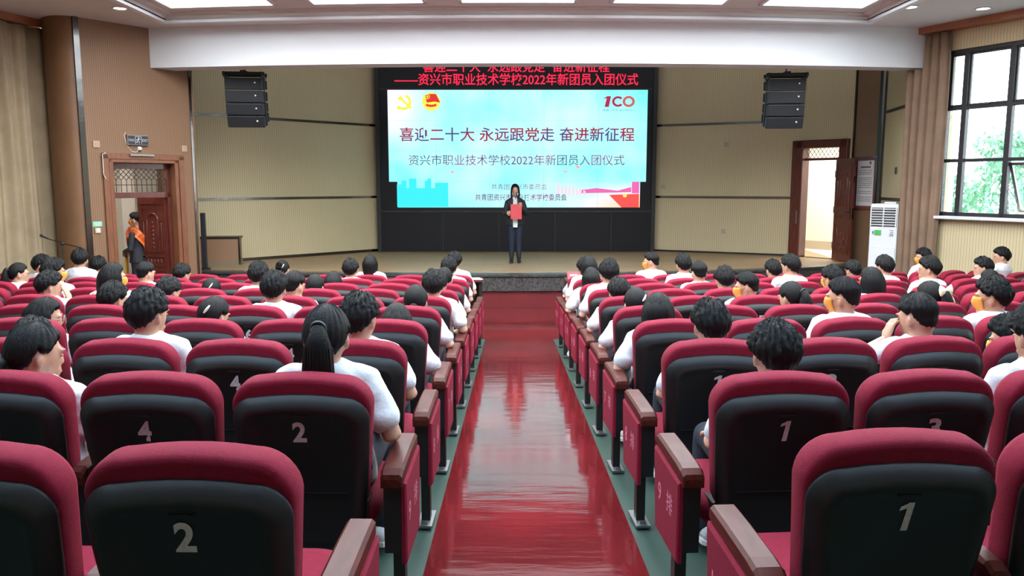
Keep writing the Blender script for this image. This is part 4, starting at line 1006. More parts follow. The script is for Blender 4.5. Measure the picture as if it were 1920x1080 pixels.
def arm_cap(w):
    rings = []
    for y, zt, zb, k in ((0.025, 0.585, 0.560, 0.85), (0.030, 0.603, 0.552, 0.95), (0.060, 0.618, 0.562, 1.0), (0.062, 0.615, 0.562, 0.99), (0.110, 0.622, 0.575, 1.0), (0.300, 0.632, 0.588, 1.0), (0.425, 0.635, 0.592, 0.98), (0.440, 0.622, 0.596, 0.9)):
        h = w * k / 2; c = 0.010
        rings.append([(-h, y, zb), (h, y, zb), (h, y, zt - c), (h - c, y, zt), (-h + c, y, zt), (-h, y, zt - c)])
    return MB().loft(rings, smooth=False).mesh('armrest', M['cherry'])
ME_arm, ME_arm_mid = arm_cap(0.084), arm_cap(0.058)
def arm_frame(w):
    b = MB(); b.prism([(0.055, 0.29), (0.40, 0.29), (0.42, 0.595), (0.045, 0.58)], -w / 2, w / 2, 0, 'x')
    b.box((0, 0.20, 0.15), (0.045, 0.055, 0.29)); return b.mesh('armrest_frame', M['frame'])
ME_fr, ME_fr_mid = arm_frame(0.066), arm_frame(0.045)
ME_foot = MB().box((0, 0.20, 0.012), (0.075, 0.20, 0.012)).box((0.0, 0.135, 0.02), (0.03, 0.02, 0.014)).box((0.0, 0.265, 0.02), (0.03, 0.02, 0.014)).mesh('foot_plate', M['steel'])
def end_panel(s):
    poly = [(0.05, 0.25), (0.385, 0.25), (0.425, 0.585), (0.045, 0.565)]; b = MB()
    rings = []
    cy = sum(p[0] for p in poly) / 4; cz = sum(p[1] for p in poly) / 4
    for x, k in ((0.030, 0.97), (0.034, 1.0), (0.046, 1.0), (0.052, 0.95)):
        rings.append([(s * x, cy + (p[0] - cy) * k, cz + (p[1] - cz) * k) for p in poly])
    b.loft(rings, smooth=False); return b.mesh('end_panel', M['red'])
ME_end = {1: end_panel(1), -1: end_panel(-1)}
ME_box = MB().box((0, 0.28, 0.40), (0.40, 0.20, 0.06)).mesh('hinge_bar', M['frame'])

def num_mesh(n):
    if n == 1:
        b = MB(); b.add([(-0.002 - 0.008, -0.040, 0), (0.016 - 0.008, -0.040, 0), (0.026 - 0.008, 0.040, 0), (0.010 - 0.008, 0.040, 0)], [(0, 1, 2, 3)], 0, False)
        b.add([(-0.016 - 0.004, 0.017, 0.0001), (-0.013 - 0.004, 0.029, 0.0001), (0.014 - 0.008, 0.040, 0.0001), (0.010 - 0.008, 0.025, 0.0001)], [(0, 3, 2, 1)], 0, False)
        return b.mesh('seat_number', M['number'], False)
    return fit_text(str(n), (0.050 if n < 10 and n != 1 else (0.032 if n == 1 else 0.085)), 0.080, M['number'], 0, 0.034, 'seat_number')
NUM = {}
ORD = {1: 'first', 2: 'second', 3: 'third', 4: 'fourth', 5: 'fifth', 6: 'sixth', 7: 'seventh', 8: 'eighth', 9: 'ninth', 10: 'tenth'}
def seat_at(i, num):
    y0 = 1.853 + 0.945 * i; sg = 1 if num % 2 else -1; n = (num - 1) // 2; c = 0.035 if sg > 0 else 0.012
    X = (0.882 if sg > 0 else 0.868) + 0.563 * n
    if i == 0: y0 += 0.06 * sg
    return 0.105 + sg * X, y0 - 0.03 + c * X * X, sg * math.atan(2 * c * X)
ROWSIGN = {}
def row_sign(row):
    if row not in ROWSIGN:
        ROWSIGN[row] = (fit_text(str(row), 0.045 if row < 10 else 0.075, 0.075, M['sign_pink'], 0, 0.012, 'row_number'), fit_text('排', 0.085, 0.085, M['sign_pink'], 0, 0.008, 'row_character'))
    return ROWSIGN[row]
SEATS = {}
def make_seat(i, num, occupied):
    row = 10 - i; x, y, a = seat_at(i, num)
    t = thing('auditorium_seat', '%s red and black auditorium seat numbered %d in the %s row from the stage' % ('occupied' if occupied else 'empty', num, ORD[row]), 'seat', (x, y, floor_z(y)), a, 'numbered auditorium seats')
    for me in (ME_shell, ME_cush, ME_down, ME_box): obj(me.name.split('.')[0], me, t)
    if num not in NUM: NUM[num] = num_mesh(num)
    o = obj('seat_number', NUM[num], t); o.location = tilt((0.0, -0.0325, 0.772)); o.rotation_euler = (PI / 2 + TILT, 0, 0)
    sg = 1 if num % 2 else -1                       # aisle lies at -sg
    def arm(xx, cap, fr):
        o = obj('armrest', cap, t); o.location = (xx, 0, 0); o = obj('armrest_frame', fr, t); o.location = (xx, 0, 0)
    arm(sg * 0.2815, ME_arm_mid, ME_fr_mid)
    if num <= 2:
        xa = -sg * 0.322
        arm(xa, ME_arm, ME_fr)
        o = obj('foot_plate', ME_foot, t); o.location = (xa, 0, 0)
        e = obj('end_panel', ME_end[-sg], t); e.location = (xa, 0, 0)
        a_, b_ = row_sign(row); s = -sg; xo = s * 0.0526
        # left panels read rear to front, right panels front to rear (seen from the aisle)
        for me, yy, zz in ((a_, 0.125, 0.43), (b_, 0.285, 0.44)) if s > 0 else ((a_, 0.315, 0.43), (b_, 0.165, 0.44)):
            o = obj(me.name.split('.')[0], me, e); o.location = (xo, yy, zz)
            o.rotation_euler = (PI / 2, 0, PI / 2 if s > 0 else -PI / 2)
    SEATS[(i, num)] = t
    return t

# ------------------------------------------------------------------ people
HS = 1.01
def head_pt(d, k=1.0):
    x, y, z = d
    px, py, pz = x * 0.075, y * (0.094 if y > 0 else 0.099), z * (0.120 if z > 0 else 0.116)
    if z < 0:
        q = -z; px *= 1 - 0.34 * q ** 1.7
        if y < 0: py *= 1 - 0.38 * q ** 1.5
        else: py = py * (1 - 0.10 * q) + 0.016 * q * (1 - abs(x))
    if z > 0 and y > 0.5: py *= 1 - 0.10 * (y - 0.5) * z
    return Vector((px * HS, py * HS, pz * HS))
def head_mb(b, c, rot, mi=0):
    nu, nv = 22, 16; vs = []
    c = Vector(c)
    for i in range(1, nv):
        th = PI * i / nv
        for j in range(nu):
            a = 2 * PI * j / nu; vs.append(c + rot @ head_pt((math.sin(th) * math.sin(a), math.sin(th) * math.cos(a), math.cos(th))))
    vs += [c + rot @ head_pt((0, 0, 1)), c + rot @ head_pt((0, 0, -1))]; A = len(vs) - 2; fs = []
    for i in range(nv - 2):
        for j in range(nu): k = (j + 1) % nu; fs.append((i * nu + j, i * nu + k, (i + 1) * nu + k, (i + 1) * nu + j))
    for j in range(nu): k = (j + 1) % nu; fs.append((A, k, j)); fs.append((A + 1, (nv - 2) * nu + j, (nv - 2) * nu + k))
    b.add(vs, fs, mi)
    P = lambda x, y, z: c + rot @ Vector((x * HS, y * HS, z * HS))
    b.tube([P(0, 0.088, 0.022), P(0, 0.093, -0.005), P(0, 0.098, -0.022)], [0.009, 0.011, 0.014], 8, mi)         # nose
    b.ell(P(0, 0.086, -0.058), (0.026, 0.016, 0.016), mi, rot=rot.to_euler())                                      # lips mass
    b.ell(P(0, 0.078, -0.095), (0.024, 0.018, 0.018), mi, rot=rot.to_euler())                                      # chin
    for s in (-1, 1):
        b.ell(P(s * 0.079, -0.006, -0.010), (0.011, 0.019, 0.032), mi, rot=(rot @ Euler((0, 0, s * 0.5)).to_matrix()).to_euler())
        b.ell(P(s * 0.034, 0.086, 0.030), (0.022, 0.010, 0.008), mi, rot=rot.to_euler())
def face_details(b, c, rot):
    P = lambda x, y, z: Vector(c) + rot @ Vector((x * HS, y * HS, z * HS)); e = rot.to_euler()
    for s in (-1, 1):
        b.ell(P(s * 0.032, 0.086, 0.008), (0.012, 0.006, 0.0055), 1, rot=e)
        b.ell(P(s * 0.033, 0.091, 0.032), (0.018, 0.005, 0.0035), 1, rot=e)
    b.ell(P(0, 0.0955, -0.060), (0.018, 0.005, 0.005), 2, rot=e)
def hand_mb(b, wrist, d, back, side, curl=0.35, mi=0):
    """palm and five fingers. d = direction of the fingers, back = normal of the back of the hand, side = +1 right hand"""
    d = Vector(d).normalized(); n = Vector(back); n = (n - d * n.dot(d)).normalized(); l = d.cross(n) * side    # l points to the thumb side
    w = Vector(wrist)
    rings = []
    for t, hw, hh in ((-0.01, 0.024, 0.019), (0.02, 0.032, 0.017), (0.055, 0.040, 0.015), (0.085, 0.041, 0.013), (0.095, 0.036, 0.009)):
        rings.append([w + d * t + l * (hw * math.cos(2 * PI * k / 12)) + n * (hh * math.sin(2 * PI * k / 12)) for k in range(12)])
    b.loft(rings, mi)
    for q, ln in ((0.030, 0.070), (0.010, 0.080), (-0.010, 0.074), (-0.029, 0.058)):
        p = w + d * 0.085 + l * q; pts = [p]; ang = curl * 0.5
        for k, f in enumerate((0.45, 0.31, 0.24)):
            dirv = d * math.cos(ang) - n * math.sin(ang); p = p + dirv * ln * f; pts.append(p); ang += curl
        b.tube(pts, [0.0090, 0.0086, 0.0080, 0.0068], 8, mi)
    p = w + d * 0.028 + l * 0.030; dv = (d * 0.65 + l * 0.75 - n * 0.25).normalized()
    b.tube([p - dv * 0.012, p + dv * 0.028, p + dv * 0.028 + (d * 0.9 + l * 0.25 - n * 0.3).normalized() * 0.030], [0.0125, 0.0105, 0.0085], 8, mi)

def sit_frames(h):
    dh = h - 1.24
    def f(x, y, z):
        q = min(1, max(0, (z - 0.50) / 0.45)); return Vector((x, y - dh * 0.35 * q, z + dh * q))
    return f
SIT_TORSO = [(0.36, 0.44, 0.155, 0.11), (0.35, 0.52, 0.165, 0.118), (0.33, 0.62, 0.150, 0.108), (0.31, 0.74, 0.155, 0.108), (0.295, 0.85, 0.168, 0.110), (0.285, 0.92, 0.168, 0.098), (0.275, 0.968, 0.130, 0.078), (0.268, 1.00, 0.085, 0.062)]
STAND_TORSO = [(0.0, 0.80, 0.150, 0.105), (0.0, 0.90, 0.168, 0.115), (0.0, 1.00, 0.145, 0.100), (0.0, 1.08, 0.135, 0.094), (0.0, 1.20, 0.158, 0.105), (0.0, 1.29, 0.168, 0.098), (-0.004, 1.345, 0.130, 0.078), (-0.006, 1.375, 0.075, 0.058)]
def torso_rings(spec, f, grow=0.0, n=18, k=1.0):
    return [[f(rx_ * math.cos(2 * PI * j / n), cy + ry_ * math.sin(2 * PI * j / n), z) for j in range(n)] for cy, z, rx_, ry_ in [(a, z, (rx + grow) * k, (ry + grow) * k) for a, z, rx, ry in spec]]
def arm_chain(side, pose, f, hc):
    s = side; sh = f(s * 0.152, 0.282, 0.930)
    if pose == 'l': el, wr, hd, bk = f(s * 0.215, 0.36, 0.69), Vector((s * 0.135, 0.585, 0.605)), (-s * 0.35, 0.9, -0.25), (0, 0.2, 1)
    elif pose == 'r': el, wr, hd, bk = f(s * 0.262, 0.24, 0.70), Vector((s * 0.185, 0.50, 0.625)), (-s * 0.45, 0.9, -0.2), (0, 0.2, 1)
    elif pose == 'c': el, wr, hd, bk = f(s * 0.36, 0.40, 0.80), hc + Vector((s * 0.125, 0.085, -0.120)), (-s * 0.35, 0.05, 0.9), (s * 0.9, 0.1, 0.2)
    return sh, el, wr, hd, bk
def limb(b, pts, rad, mi=0): b.tube(pts, rad, 12, mi)
CACHE = {}
def sit_body(h, yaw, pose):
    key = ('b', h, yaw, pose)
    if key in CACHE: return CACHE[key]
    f = sit_frames(h); rot = Euler((R(-4 + max(0, 1.2 - h) * -60), 0, R(yaw))).to_matrix()
    hc = f(0, 0.295, 1.24) - Vector((0, 0, 0.150)); hc.z = h - 0.150
    b = MB(); b.loft(torso_rings(SIT_TORSO, f)); nb = f(0, 0.270, 0.97)
    b.tube([nb, (nb + hc) / 2 + Vector((0, -0.012, 0)), hc + Vector((0, -0.022, -0.03))], [0.064, 0.056, 0.056], 14)
    head_mb(b, hc, rot)
    ex = MB()
    for s, p in ((-1, pose[0]), (1, pose[1])):
        sh, el, wr, hd, bk = arm_chain(s, p, f, hc)
        limb(b, [sh, (sh + el) / 2, el, (el * 0.65 + wr * 0.35), wr], [0.052, 0.046, 0.039, 0.038, 0.025])
        hand_mb(ex, wr, hd, bk, s, 0.5 if p != 'c' else 0.75)
        limb(b, [(s * 0.085, 0.38, 0.50), (s * 0.10, 0.60, 0.53), (s * 0.11, 0.80, 0.515)], [0.078, 0.070, 0.052])
        limb(b, [(s * 0.11, 0.80, 0.51), (s * 0.115, 0.80, 0.32), (s * 0.115, 0.79, 0.07)], [0.050, 0.048, 0.032])
    me = remesh(b.mesh('body', M['skin']), 0.0095, 3)
    face_details(ex, hc, rot)
    CACHE[key] = (join([me, ex.mesh('x', [M['skin'], M['dark'], M['lip']])], 'body', [M['skin'], M['dark'], M['lip']]), hc, rot)
    return CACHE[key]
def join(mes, name, mats):
    bm = bmesh.new()
    for m in mes: bm.from_mesh(m)
    out = bpy.data.meshes.new(name); bm.to_mesh(out); bm.free()
    out.materials.clear()
    for m in mats: out.materials.append(m)
    for p in out.polygons: p.use_smooth = True
    for m in mes: bpy.data.meshes.remove(m)
    return out
def wrinkle(me, amt, sc, seed=0):
    for v in me.vertices:
        n = noise.noise((v.co + Vector((seed, 0, 0))) * sc) * amt; v.co += v.normal * n
    return me
def sit_shirt(h, pose):
    key = ('s', h, pose)
    if key in CACHE: return CACHE[key]
    f = sit_frames(h); hc = f(0, 0.295, 1.24); hc.z = h - 0.150
    b = MB(); spec = [(c, z, rx, ry) for c, z, rx, ry in SIT_TORSO]; spec[0] = (0.36, 0.46, 0.165, 0.12)
    b.loft(torso_rings(spec, f, 0.013))
    for s, p in ((-1, pose[0]), (1, pose[1])):
        sh, el, wr, hd, bk = arm_chain(s, p, f, hc)
        e2 = sh + (el - sh) * 0.70
        b.tube([sh + (sh - el).normalized() * 0.0 + Vector((-s * 0.04, 0, 0.012)), sh, (sh + el) / 2, e2], [0.056, 0.061, 0.060, 0.066], 14)
    nb = f(0, 0.270, 1.00); b.tube([nb - Vector((0, 0, 0.04)), nb + Vector((0, 0, 0.012))], [0.092, 0.072], 16, round_ends=False)
    me = remesh(b.mesh('shirt', M['shirt']), 0.012, 2); wrinkle(me, 0.010, 7.0); wrinkle(me, 0.005, 17.0)
    CACHE[key] = me; return me
def sit_trousers():
    if 't' in CACHE: return CACHE['t']
    b = MB(); b.loft(torso_rings(SIT_TORSO[:3], lambda x, y, z: Vector((x, y, z)), 0.012))
    for s in (-1, 1):
        limb(b, [(s * 0.085, 0.37, 0.50), (s * 0.10, 0.60, 0.53), (s * 0.11, 0.80, 0.520)], [0.092, 0.082, 0.066])
        limb(b, [(s * 0.11, 0.80, 0.51), (s * 0.115, 0.80, 0.32), (s * 0.115, 0.79, 0.10)], [0.064, 0.062, 0.058])
    me = remesh(b.mesh('trousers', M['trousers']), 0.013, 2); wrinkle(me, 0.008, 8); CACHE['t'] = me; return me
def shoe_mesh():
    if 'sh' in CACHE: return CACHE['sh']
    rings = []
    for y, w, zt in ((-0.085, 0.026, 0.050), (-0.07, 0.036, 0.085), (-0.02, 0.039, 0.098), (0.04, 0.041, 0.085), (0.10, 0.046, 0.062), (0.155, 0.044, 0.048), (0.185, 0.028, 0.034)):
        rings.append([(w * math.cos(2 * PI * k / 12), y, 0.012 + (zt - 0.012) * (0.5 + 0.5 * math.sin(2 * PI * k / 12))) for k in range(12)])
    b = MB(); b.loft(rings)
    s = []
    for y, w in ((-0.09, 0.025), (-0.07, 0.040), (0.0, 0.042), (0.10, 0.050), (0.16, 0.047), (0.193, 0.028)):
        s.append([(-w, y, 0.0), (w, y, 0.0), (w, y, 0.022), (-w, y, 0.022)])
    b.loft(s, 1, False); CACHE['sh'] = b.mesh('shoe', [M['shoe'], M['sole']]); return CACHE['sh']

def smooth(x): x = min(1, max(0, x)); return x * x * (3 - 2 * x)
def keyv(keys, a):
    for (a0, v0), (a1, v1) in zip(keys, keys[1:]):
        if a <= a1: return v0 + (v1 - v0) * (a - a0) / (a1 - a0)
    return keys[-1][1]
HAIRLINE = {'short': [(0, 0.50), (50, 0.42), (68, 0.20), (84, 0.06), (96, 0.18), (110, -0.12), (135, -0.46), (180, -0.56)],
            'fade': [(0, 0.55), (50, 0.48), (70, 0.25), (88, 0.15), (98, 0.28), (112, -0.10), (135, -0.38), (180, -0.45)],
            'tied': [(0, 0.58), (50, 0.46), (70, 0.16), (88, 0.05), (98, 0.22), (112, -0.25), (135, -0.52), (180, -0.56)]}
def hair_mesh(style):
    key = ('h', style)
    if key in CACHE: return CACHE[key]
    cap = {'short': 'short', 'fade': 'fade'}.get(style.split('_')[0], 'tied'); seed = len(CACHE)
    keys = HAIRLINE[cap]; nu, nv = 88, 48; vs = []
    tmax = {'short': 0.030, 'fade': 0.024}.get(cap, 0.019); rnd = random.Random(seed)
    ph = [rnd.random() * 6 for _ in range(6)]
    def pt(th, a):
        d = Vector((math.sin(th) * math.sin(a), math.sin(th) * math.cos(a), math.cos(th)))
        aa = abs(math.degrees(math.atan2(d.x, d.y))); hl = keyv(keys, aa); e = d.z
        hl += 0.03 * math.sin(a * 17 + ph[0]) + 0.02 * math.sin(a * 41 + ph[1])
        q = (e - hl) / 0.16; m = smooth(q)
        t = tmax * ((0.28 + 0.72 * smooth((e + 0.45) / 0.75)) if cap == 'short' else (0.45 + 0.55 * smooth((e + 0.5) / 0.9))) if cap != 'fade' else tmax * (0.16 + 0.84 * smooth((e - 0.05) / 0.45))
        st = 0.16 * math.sin(a * 23 + ph[2] + e * 2) + 0.12 * math.sin(a * 47 + ph[3] + e * 5) + 0.10 * noise.noise(d * 9 + Vector((seed, 0, 0)))
        if cap == 'short': st += 0.20 * noise.noise(d * 4 + Vector((0, seed, 0))) + 0.10 * math.sin(a * 71 + e * 9 + ph[4]) + 0.30 * smooth(e * 2) * noise.noise(d * 17 + Vector((seed, 3, 0)))
        if cap == 'tied': st *= 0.6
        # crown whorl lift
        t *= 1 + st * (0.6 + 0.6 * max(0, e))
        p = head_pt(d); return p + d * (t * m - 0.016 * (1 - m))
    for i in range(1, nv):
        for j in range(nu): vs.append(pt(PI * i / nv, 2 * PI * j / nu))
    vs += [pt(0.0001, 0), pt(PI - 0.0001, 0)]; A = len(vs) - 2; fs = []
    for i in range(nv - 2):
        for j in range(nu): k = (j + 1) % nu; fs.append((i * nu + j, i * nu + k, (i + 1) * nu + k, (i + 1) * nu + j))
    for j in range(nu): k = (j + 1) % nu; fs.append((A, k, j)); fs.append((A + 1, (nv - 2) * nu + j, (nv - 2) * nu + k))
    b = MB(); b.add(vs, fs)
    if style == 'bob' or style == 'long':
        low = -0.145 if style == 'bob' else -0.27
        rings = []; n = 64
        for q in range(14):
            z = 0.095 + (low - 0.095) * q / 13; r = []
            fl = (1.0 + 0.10 * math.sin(PI * min(1, q / 10)) - (0.06 if q > 12 else 0)) * (math.sqrt(max(0, 1 - (z / 0.128) ** 2)) if z > 0 else 1)
            for k in range(n):
                # C-shaped section: outer arc round the back, inner arc inside the head
                tt = k / (n / 2)
                if k < n // 2: ang = R(-112 + 224 * (k / (n // 2 - 1))); rx, ry = 0.093 * fl, 0.113 * fl
                else: ang = R(112 - 224 * ((k - n // 2) / (n // 2 - 1))); rx, ry = 0.066 * min(1, fl), 0.080 * min(1, fl)
                w = 1 + 0.025 * math.sin(ang * 19 + 2) + 0.015 * math.sin(ang * 41 + q * 0.3)
                r.append(Vector((rx * math.sin(ang) * w * HS, (-ry * math.cos(ang) * w - 0.004) * HS, (z + 0.004 * math.sin(ang * 29)) * HS)))
            rings.append(r)
        b.loft(rings)
    if style == 'ponytail':
        b.tube([(0, -0.09, 0.055), (0, -0.125, 0.050), (0.004, -0.140, 0.0), (0.006, -0.138, -0.10), (0.004, -0.128, -0.20), (0, -0.120, -0.27)], [(0.022, 0.020), (0.030, 0.028), (0.046, 0.034), (0.056, 0.036), (0.046, 0.028), (0.014, 0.010)], 22)
        o = len(b.v)
        b.v = [tuple(Vector(v) * 1.0) for v in b.v]
        for k in range(26):
            a = 2 * PI * k / 26; rr = 0.048 + 0.006 * rnd.random()
            b.tube([(0.3 * rr * math.cos(a), -0.130 + 0.3 * rr * math.sin(a), 0.05), (rr * math.cos(a), -0.138 + 0.62 * rr * math.sin(a), -0.02), (1.12 * rr * math.cos(a), -0.136 + 0.66 * rr * math.sin(a), -0.12), (0.8 * rr * math.cos(a), -0.126 + 0.5 * rr * math.sin(a), -0.23 - 0.05 * rnd.random())], [0.004, 0.006, 0.006, 0.002], 5)
    if style == 'tied':
        b.tube([(0, -0.10, -0.02), (0, -0.125, -0.03), (0, -0.13, -0.07), (0, -0.118, -0.15), (0, -0.105, -0.20)], [(0.025, 0.02), (0.032, 0.026), (0.042, 0.028), (0.034, 0.02), (0.010, 0.008)], 16)
    if style == 'bun':
        b.ell((0, -0.105, 0.065), (0.042, 0.036, 0.040)); 
        for k in range(3): b.tube([(0.036 * math.cos(2 * PI * j / 12 + k), -0.112 - 0.012 * k, 0.065 + 0.034 * math.sin(2 * PI * j / 12 + k)) for j in range(11)], 0.010, 6)
    me = b.mesh('hair', M['hair']); CACHE[key] = me; return me
def patch_mesh(style):
    """face mask shell over nose and mouth, with ear loops"""
    if 'mask' in CACHE: return CACHE['mask']
    b = MB(); rings = []
    for q in range(9):
        z = 0.012 - 0.118 * q / 8; r = []
        for k in range(24):
            if k < 12: a, o = R(-62 + 124 * k / 11), 0.010
            else: a, o = R(62 - 124 * (k - 12) / 11), 0.003
            zz = max(-0.98, min(0.98, z / 0.118)); s = math.sqrt(1 - zz * zz)
            d = Vector((s * math.sin(a), s * math.cos(a), zz)); p = head_pt(d)
            bulge = 0.022 * math.exp(-((a / 0.45) ** 2)) * math.exp(-((z + 0.03) / 0.045) ** 2)
            r.append(p + Vector((math.sin(a), math.cos(a), 0)) * (o + bulge))
        rings.append(r)
    b.loft(rings)
    for s in (-1, 1):
        b.tube([(s * 0.070, 0.045, -0.005), (s * 0.084, 0.01, 0.02), (s * 0.087, -0.022, 0.01), (s * 0.084, -0.02, -0.03), (s * 0.066, 0.04, -0.07)], 0.0022, 5)
    CACHE['mask'] = b.mesh('face_mask', M['mask']); return CACHE['mask']
def glasses_mesh():
    if 'gl' in CACHE: return CACHE['gl']
    b = MB()
    for s in (-1, 1):
        b.tube([(s * 0.036 + 0.027 * math.cos(2 * PI * k / 16), 0.112, 0.010 + 0.022 * math.sin(2 * PI * k / 16)) for k in range(17)], 0.0018, 6)
        b.tube([(s * 0.062, 0.110, 0.016), (s * 0.088, 0.06, 0.014), (s * 0.090, -0.01, 0.010)], 0.0018, 6)
    b.tube([(-0.010, 0.113, 0.014), (0.010, 0.113, 0.014)], 0.0018, 6)
    CACHE['gl'] = b.mesh('glasses', M['wire']); return CACHE['gl']
def clip_mesh():
    if 'cl' in CACHE: return CACHE['cl']
    b = MB(); b.tube([(0.030, -0.118, 0.030), (0.045, -0.116, 0.050), (0.055, -0.105, 0.075)], [0.006, 0.009, 0.005], 8)
    CACHE['cl'] = b.mesh('hair_clip', M['clip']); return CACHE['cl']
def tie_mesh():
    if 'ti' in CACHE: return CACHE['ti']
    b = MB(); b.tube([(0.026 * math.cos(2 * PI * k / 14), -0.126, 0.052 + 0.026 * math.sin(2 * PI * k / 14)) for k in range(15)], 0.008, 6)
    CACHE['ti'] = b.mesh('hair_tie', M['shell']); return CACHE['ti']
def bow_mesh():
    if 'bo' in CACHE: return CACHE['bo']
    b = MB()
    for s in (-1, 1): b.loft([[(s * x, -0.135 - 0.012 * math.sin(t), 0.060 + w * math.cos(t)) for t in [2 * PI * k / 10 for k in range(10)]] for x, w in ((0.004, 0.012), (0.03, 0.030), (0.075, 0.045), (0.080, 0.03))])
    b.ell((0, -0.14, 0.06), (0.014, 0.014, 0.016)); b.tube([(0.01, -0.14, 0.05), (0.05, -0.15, -0.01), (0.075, -0.15, -0.04)], [0.006, 0.014, 0.010], 8)
    CACHE['bo'] = b.mesh('ribbon_bow', M['bowm']); return CACHE['bo']

HAIRTXT = {'short': 'short black hair', 'fade': 'close-cropped black hair', 'bob': 'chin-length black bob', 'ponytail': 'long black ponytail', 'tied': 'low tied-back black hair', 'long': 'long loose black hair', 'bun': 'black hair bun'}
def seated(rowc, num, dx, h, hair, yaw, ex=''):
    i = ord(rowc) - 65; x, y, a = seat_at(i, num); row = 10 - i
    hq = min(1.30, max(1.06, round(h / 0.06) * 0.06)); dz = max(-0.035, min(0.035, h - hq)); dx = max(-0.2, min(0.2, dx))
    yq = round(yaw / 20) * 20
    pose = 'll'
    if num == 1: pose = 'rl'
    if num == 2: pose = 'lr'
    if 'hand' in ex: pose = 'cl' if num % 2 else 'lc'
    extra = 'in an orange face mask' if 'mask' in ex else 'wearing glasses' if 'glasses' in ex else 'hand on cheek' if 'hand' in ex else 'with a big pale bow' if 'bow' in ex else 'with a pale hair clip' if 'clip' in ex else 'in a grey shirt' if 'grey' in ex else 'in white T-shirt'
    t = thing('person', 'student, %s, %s, seat %d of the %s row' % (HAIRTXT[hair], extra, num, ORD[row]), 'person', (x + dx * math.cos(a), y + dx * math.sin(a), floor_z(y) + dz), a, 'students in the audience')
    me, hc, rot = sit_body(hq, yq, pose)
    obj('body', me, t)
    s = obj('shirt', sit_shirt(hq, pose), t)
    if 'grey' in ex: s.material_slots[0].link = 'OBJECT'; s.material_slots[0].material = M['shirt_grey']
    obj('trousers', sit_trousers(), t)
    for q in (-1, 1):
        o = obj('shoe', shoe_mesh(), t); o.location = (q * 0.115, 0.80, -dz + 0.001); o.rotation_euler = (0, 0, -q * 0.12)
    hs = hair if hair not in ('short', 'fade') else hair + '_%d' % ((num * 3 + i) % 3)
    def onhead(n, m):
        o = obj(n, m, t); o.location = hc; o.rotation_euler = rot.to_euler(); return o
    hobj = onhead('hair', hair_mesh(hs))
    if hair == 'ponytail': onhead('hair_tie', tie_mesh())
    if 'mask' in ex: onhead('face_mask', patch_mesh(0))
    if 'glasses' in ex: onhead('glasses', glasses_mesh())
    if 'clip' in ex: onhead('hair_clip', clip_mesh())
    if 'bow' in ex: onhead('ribbon_bow', bow_mesh())
    return t
